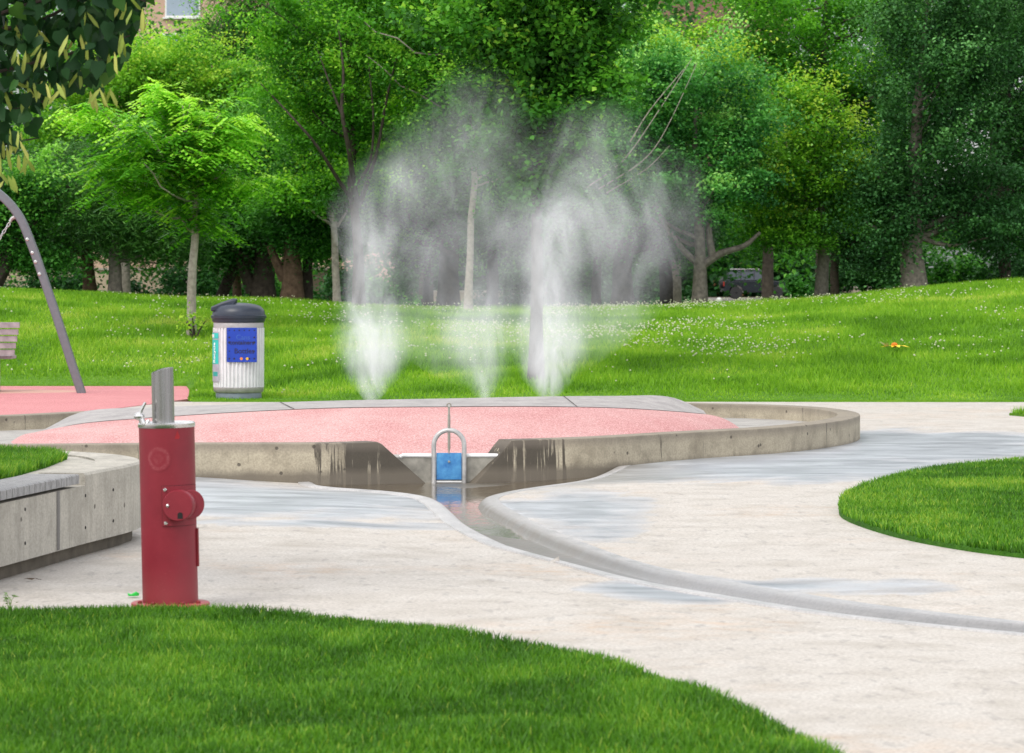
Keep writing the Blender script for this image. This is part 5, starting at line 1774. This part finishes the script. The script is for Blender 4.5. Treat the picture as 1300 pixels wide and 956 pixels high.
# ------------------------------------------------------------------ small things on the ground
# yellow flower head lying in the grass
p_ = at(1137, 459, 44.5)
p_.z = float(hill(p_.x, p_.y)) + .09
yf = thing('yellow_flower', 'bright yellow flower with orange centre low in the grass on the right', 'flower', p_)
bm = bmesh.new()
for k in range(9):
    a = 2 * PI * k / 9
    M = Matrix.Rotation(a, 4, 'Z')
    L_ = .13 + .05 * (k % 3)
    pts = [(.02, -.02, .02), (L_ * .5, -.04, .035), (L_, 0, .01), (L_ * .5, .04, .035), (.02, .02, .02)]
    bm.faces.new([bm.verts.new(M @ Vector(v)) for v in pts])
obj('petals', bm, simple('petal_yellow', (.85, .62, .02), .6), yf)
bm = bmesh.new()
bmesh.ops.create_uvsphere(bm, u_segments=12, v_segments=8, radius=.045, matrix=Matrix.Translation((-.02, -.04, .04)) @ Matrix.Diagonal((1, 1, .8, 1)))
obj('centre', bm, simple('flower_centre', (.60, .18, .01), .8), yf, smooth=True)
bm = bmesh.new()
for k in range(6):
    M = Matrix.Translation((-.10, 0, 0)) @ Matrix.Rotation(2.2 + k * .45, 4, 'Z') @ Matrix.Rotation(-.5, 4, 'Y')
    bm.faces.new([bm.verts.new(M @ Vector(v)) for v in ((.03, -.012, 0), (.12, -.018, .01), (.19, 0, -.01), (.12, .018, .01), (.03, .012, 0))])
obj('pale_leaves', bm, simple('pale_leaf', (.62, .60, .34), .7), yf)
# green scrap on the pavement by the fountain
p_ = Vector((gx(169.5, 6300 / 407.5), 6300 / 407.5, .004))
sc = thing('plastic_scrap', 'small bright green scrap on the pavement left of the red fountain', 'litter', p_)
bm = bmesh.new()
pts = [(-.024, -.012), (-.006, -.020), (.018, -.016), (.028, .004), (.010, .022), (-.014, .018), (-.030, .006)]
a = [bm.verts.new((x_, y_, .012 + .008 * math.sin(x_ * 120))) for x_, y_ in pts]
b = [bm.verts.new((x_ * .9, y_ * .9, .0)) for x_, y_ in pts]
bm.faces.new(a); bm.faces.new(b[::-1])
for k in range(len(pts)):
    bm.faces.new((b[k], b[(k + 1) % 7], a[(k + 1) % 7], a[k]))
obj('crumpled_film', bm, simple('scrap_green', (.02, .52, .06), .4), sc, bevel=.002)
# weed at the left corner of the front grass
wd_ = thing('weed', 'small broad-leaved weed at the left end of the front grass edge', 'plant', (gx(12, 14.75), 14.75, .02))
bm = bmesh.new()
for k in range(16):
    a = rng.uniform(0, 2 * PI); h_ = rng.uniform(.015, .06); l_ = rng.uniform(.02, .035)
    M = Matrix.Translation((rng.normal(0, .014), rng.normal(0, .014), h_)) @ Matrix.Rotation(a, 4, 'Z') @ Matrix.Rotation(rng.uniform(-.6, .2), 4, 'Y')
    bm.faces.new([bm.verts.new(M @ Vector(v)) for v in ((0, 0, 0), (l_ * .4, -l_ * .35, .003), (l_, 0, -.003), (l_ * .4, l_ * .35, .003))])
obj('leaves', bm, simple('weed_green', (.10, .24, .02), .6), wd_)
bm = bmesh.new()
for k in range(4):
    tube(bm, [(0, 0, -.02), (rng.normal(0, .008), rng.normal(0, .008), .03), (rng.normal(0, .015), rng.normal(0, .015), .055)], [.002, .0015, .001], 5)
obj('stem', bm, simple('weed_stem', (.12, .2, .04), .6), wd_)
# dry twig and leaf on the pavement
lf = thing('fallen_leaf', 'tiny brown leaf on the pavement below the planter wall', 'leaf', (gx(37, 6300 / 388.), 6300 / 388., .004))
bm = bmesh.new()
vs_ = [(-.03, 0, .006), (-.01, -.014, .010), (.015, -.012, .004), (.032, 0, .012), (.012, .014, .006), (-.012, .012, .012)]
bm.faces.new([bm.verts.new(v) for v in vs_])
obj('blade', bm, simple('leaf_brown', (.09, .06, .035), .8), lf)
bm = bmesh.new(); tube(bm, [(.03, 0, .012), (.045, .004, .006), (.06, 0, .004)], .0015, 5)
obj('stalk', bm, bark_d, lf)

# ------------------------------------------------------------------ mist
def mist_mat(name, puffs, noise_scale, contrast, gain, origin, streak=(1, 1, .35), aniso=0.1):
    """puffs: (x, z, rx, rz, ry, density) in metres relative to the object origin"""
    t = NT(name)
    tc_ = t.n('ShaderNodeTexCoord')
    P_ = tc_.outputs['Object']
    nzv = t.n('ShaderNodeMapping', {'Vector': P_, 'Scale': streak, 'Location': origin}).outputs[0]
    nz_ = t.noise(nzv, noise_scale, 6, .66, 1.6)
    mod = t.ramp(nz_, [(.5 - contrast, 0.0), (.5 + contrast, 1.0)])
    acc = None
    for (x_, z_, rx, rz, ry, dn) in puffs:
        d_ = t.n('ShaderNodeMapping', {'Vector': P_, 'Scale': (1 / rx, 1 / ry, 1 / rz), 'Location': (-x_ / rx, 0, -z_ / rz)}).outputs[0]
        ln = t.n('ShaderNodeVectorMath', {0: d_, 1: d_}, operation='DOT_PRODUCT').outputs['Value']
        v = t.math('SUBTRACT', 1.0, ln, clamp=True)
        v = t.math('MULTIPLY', t.math('MULTIPLY', v, v), dn)
        acc = v if acc is None else t.math('ADD', acc, v)
    den = t.math('MULTIPLY', t.math('MULTIPLY', acc, mod), gain)
    vs_ = t.n('ShaderNodeVolumeScatter', {'Color': (.94, .975, 1.0, 1), 'Density': den, 'Anisotropy': -.52})
    t.link(vs_.outputs[0], t.out.inputs['Volume'])
    try:
        t.m.cycles.volume_sampling = 'MULTIPLE_IMPORTANCE'
        t.m.cycles.volume_step_rate = 1.0
    except Exception:
        pass
    return t.m

YJ = 31.2
S = YJ / F
def jet(label, px, outline, puffs, ns, con, gain, seedv):
    """outline: (radius px, py) from the nozzle up; puffs given in pixels"""
    o0 = Vector((gx(px, YJ), YJ, .10))   # nozzle
    root = thing('mist_jet', label, 'mist jet', o0, group='mist jets in the splash pool')
    z_of = lambda py: EYE - (py - 350) * S - .10
    bm = bmesh.new()
    lathe(bm, [(r_ * S, z_of(py)) for r_, py in outline], 28)
    pf = [((dx) * S, z_of(py), rx * S, rz * S, rx * S * .6, dn * 1.5) for dx, py, rx, rz, dn in puffs]
    obj('spray', bm, mist_mat('spray_' + str(seedv), pf, ns, con, gain, (seedv, seedv * .7, 0)), root, smooth=True)
    bm = bmesh.new()
    lathe(bm, [(.05, -.02), (.05, .015), (.02, .03)], 16)
    obj('nozzle', bm, steel, root, smooth=True)
    return root
cone = lambda dn, w=1.0: [(0, 503, 12 * w, 24, dn * 2.6), (0, 486, 24 * w, 32, dn * 2.0), (0, 464, 42 * w, 42, dn * 1.5), (2, 438, 60 * w, 50, dn * 1.1)]
jet('dense white mist jet at the left end of the row', 472, [(3, 519), (14, 503), (36, 480), (66, 440), (74, 410), (56, 370), (38, 330), (30, 280), (20, 240), (4, 225)],
    cone(2.5) + [(3, 418, 62, 64, 1.5), (-2, 385, 50, 66, 1.3), (-6, 345, 40, 80, 1.1), (-3, 300, 18, 85, 1.4)], 4.2, .18, 1.6, 2.0)
jet('faint spreading mist jet in the middle of the row', 615, [(3, 519), (14, 503), (36, 480), (70, 440), (88, 400), (76, 350), (34, 315), (4, 305)],
    [(0, 503, 10, 24, 6.0), (0, 485, 22, 32, 2.6), (-3, 460, 42, 44, 1.5), (-12, 425, 66, 50, .95), (4, 405, 72, 60, .8), (0, 370, 66, 60, .5)], 4.2, .18, 1.6, 5.0)
jet('bright tall mist jet at the right end of the row', 696, [(3, 519), (14, 503), (36, 480), (66, 440), (78, 400), (70, 350), (64, 300), (48, 250), (6, 225)],
    cone(2.4, 1.0) + [(4, 405, 60, 66, 1.9), (2, 360, 50, 74, 1.7), (12, 310, 50, 74, 1.2)], 4.2, .18, 1.6, 9.0)
# drifting upper mist: a single hull
o0 = Vector((gx(660, YJ + .4), YJ + .4, EYE - (270 - 350) * S))
bm = bmesh.new()
bmesh.ops.create_icosphere(bm, subdivisions=4, radius=1)
for v in bm.verts:
    a = math.atan2(v.co.z, v.co.x)
    rad = 1 + .08 * math.sin(3 * a + .6)
    v.co = Vector((v.co.x * 262 * S * rad, v.co.y * .42, v.co.z * 215 * S * rad))
pf = []
for (px, py, rx, rz, dn) in [(452, 320, 70, 90, .75), (495, 255, 85, 85, .52), (560, 220, 110, 100, .46), (600, 150, 85, 85, .30), (610, 300, 110, 100, .50), (530, 330, 90, 90, .42),
                             (687, 315, 85, 100, .85), (740, 270, 100, 90, .72), (800, 320, 95, 95, .55), (815, 240, 100, 75, .55), (770, 410, 100, 85, .50), (860, 300, 70, 80, .30), (760, 180, 85, 70, .34), (560, 430, 120, 90, .40), (680, 220, 130, 90, .16)]:
    pf.append(((px - 660) * S, (270 - py) * S, rx * S, rz * S, .42, dn * 2.2))
t_m = mist_mat('drifting_mist', pf, 2.3, .17, .92, (3, 1, 2), (1.0, .7, .5))
mist = tag(obj('drifting_mist', bm, t_m, smooth=True, loc=o0), 'thin veil of white mist drifting up from the jets across the trees', 'mist', kind='stuff')

print('leaves', NLEAF[0])
for o in list(COL.objects):
    if o.get('group') == '':
        del o['group']
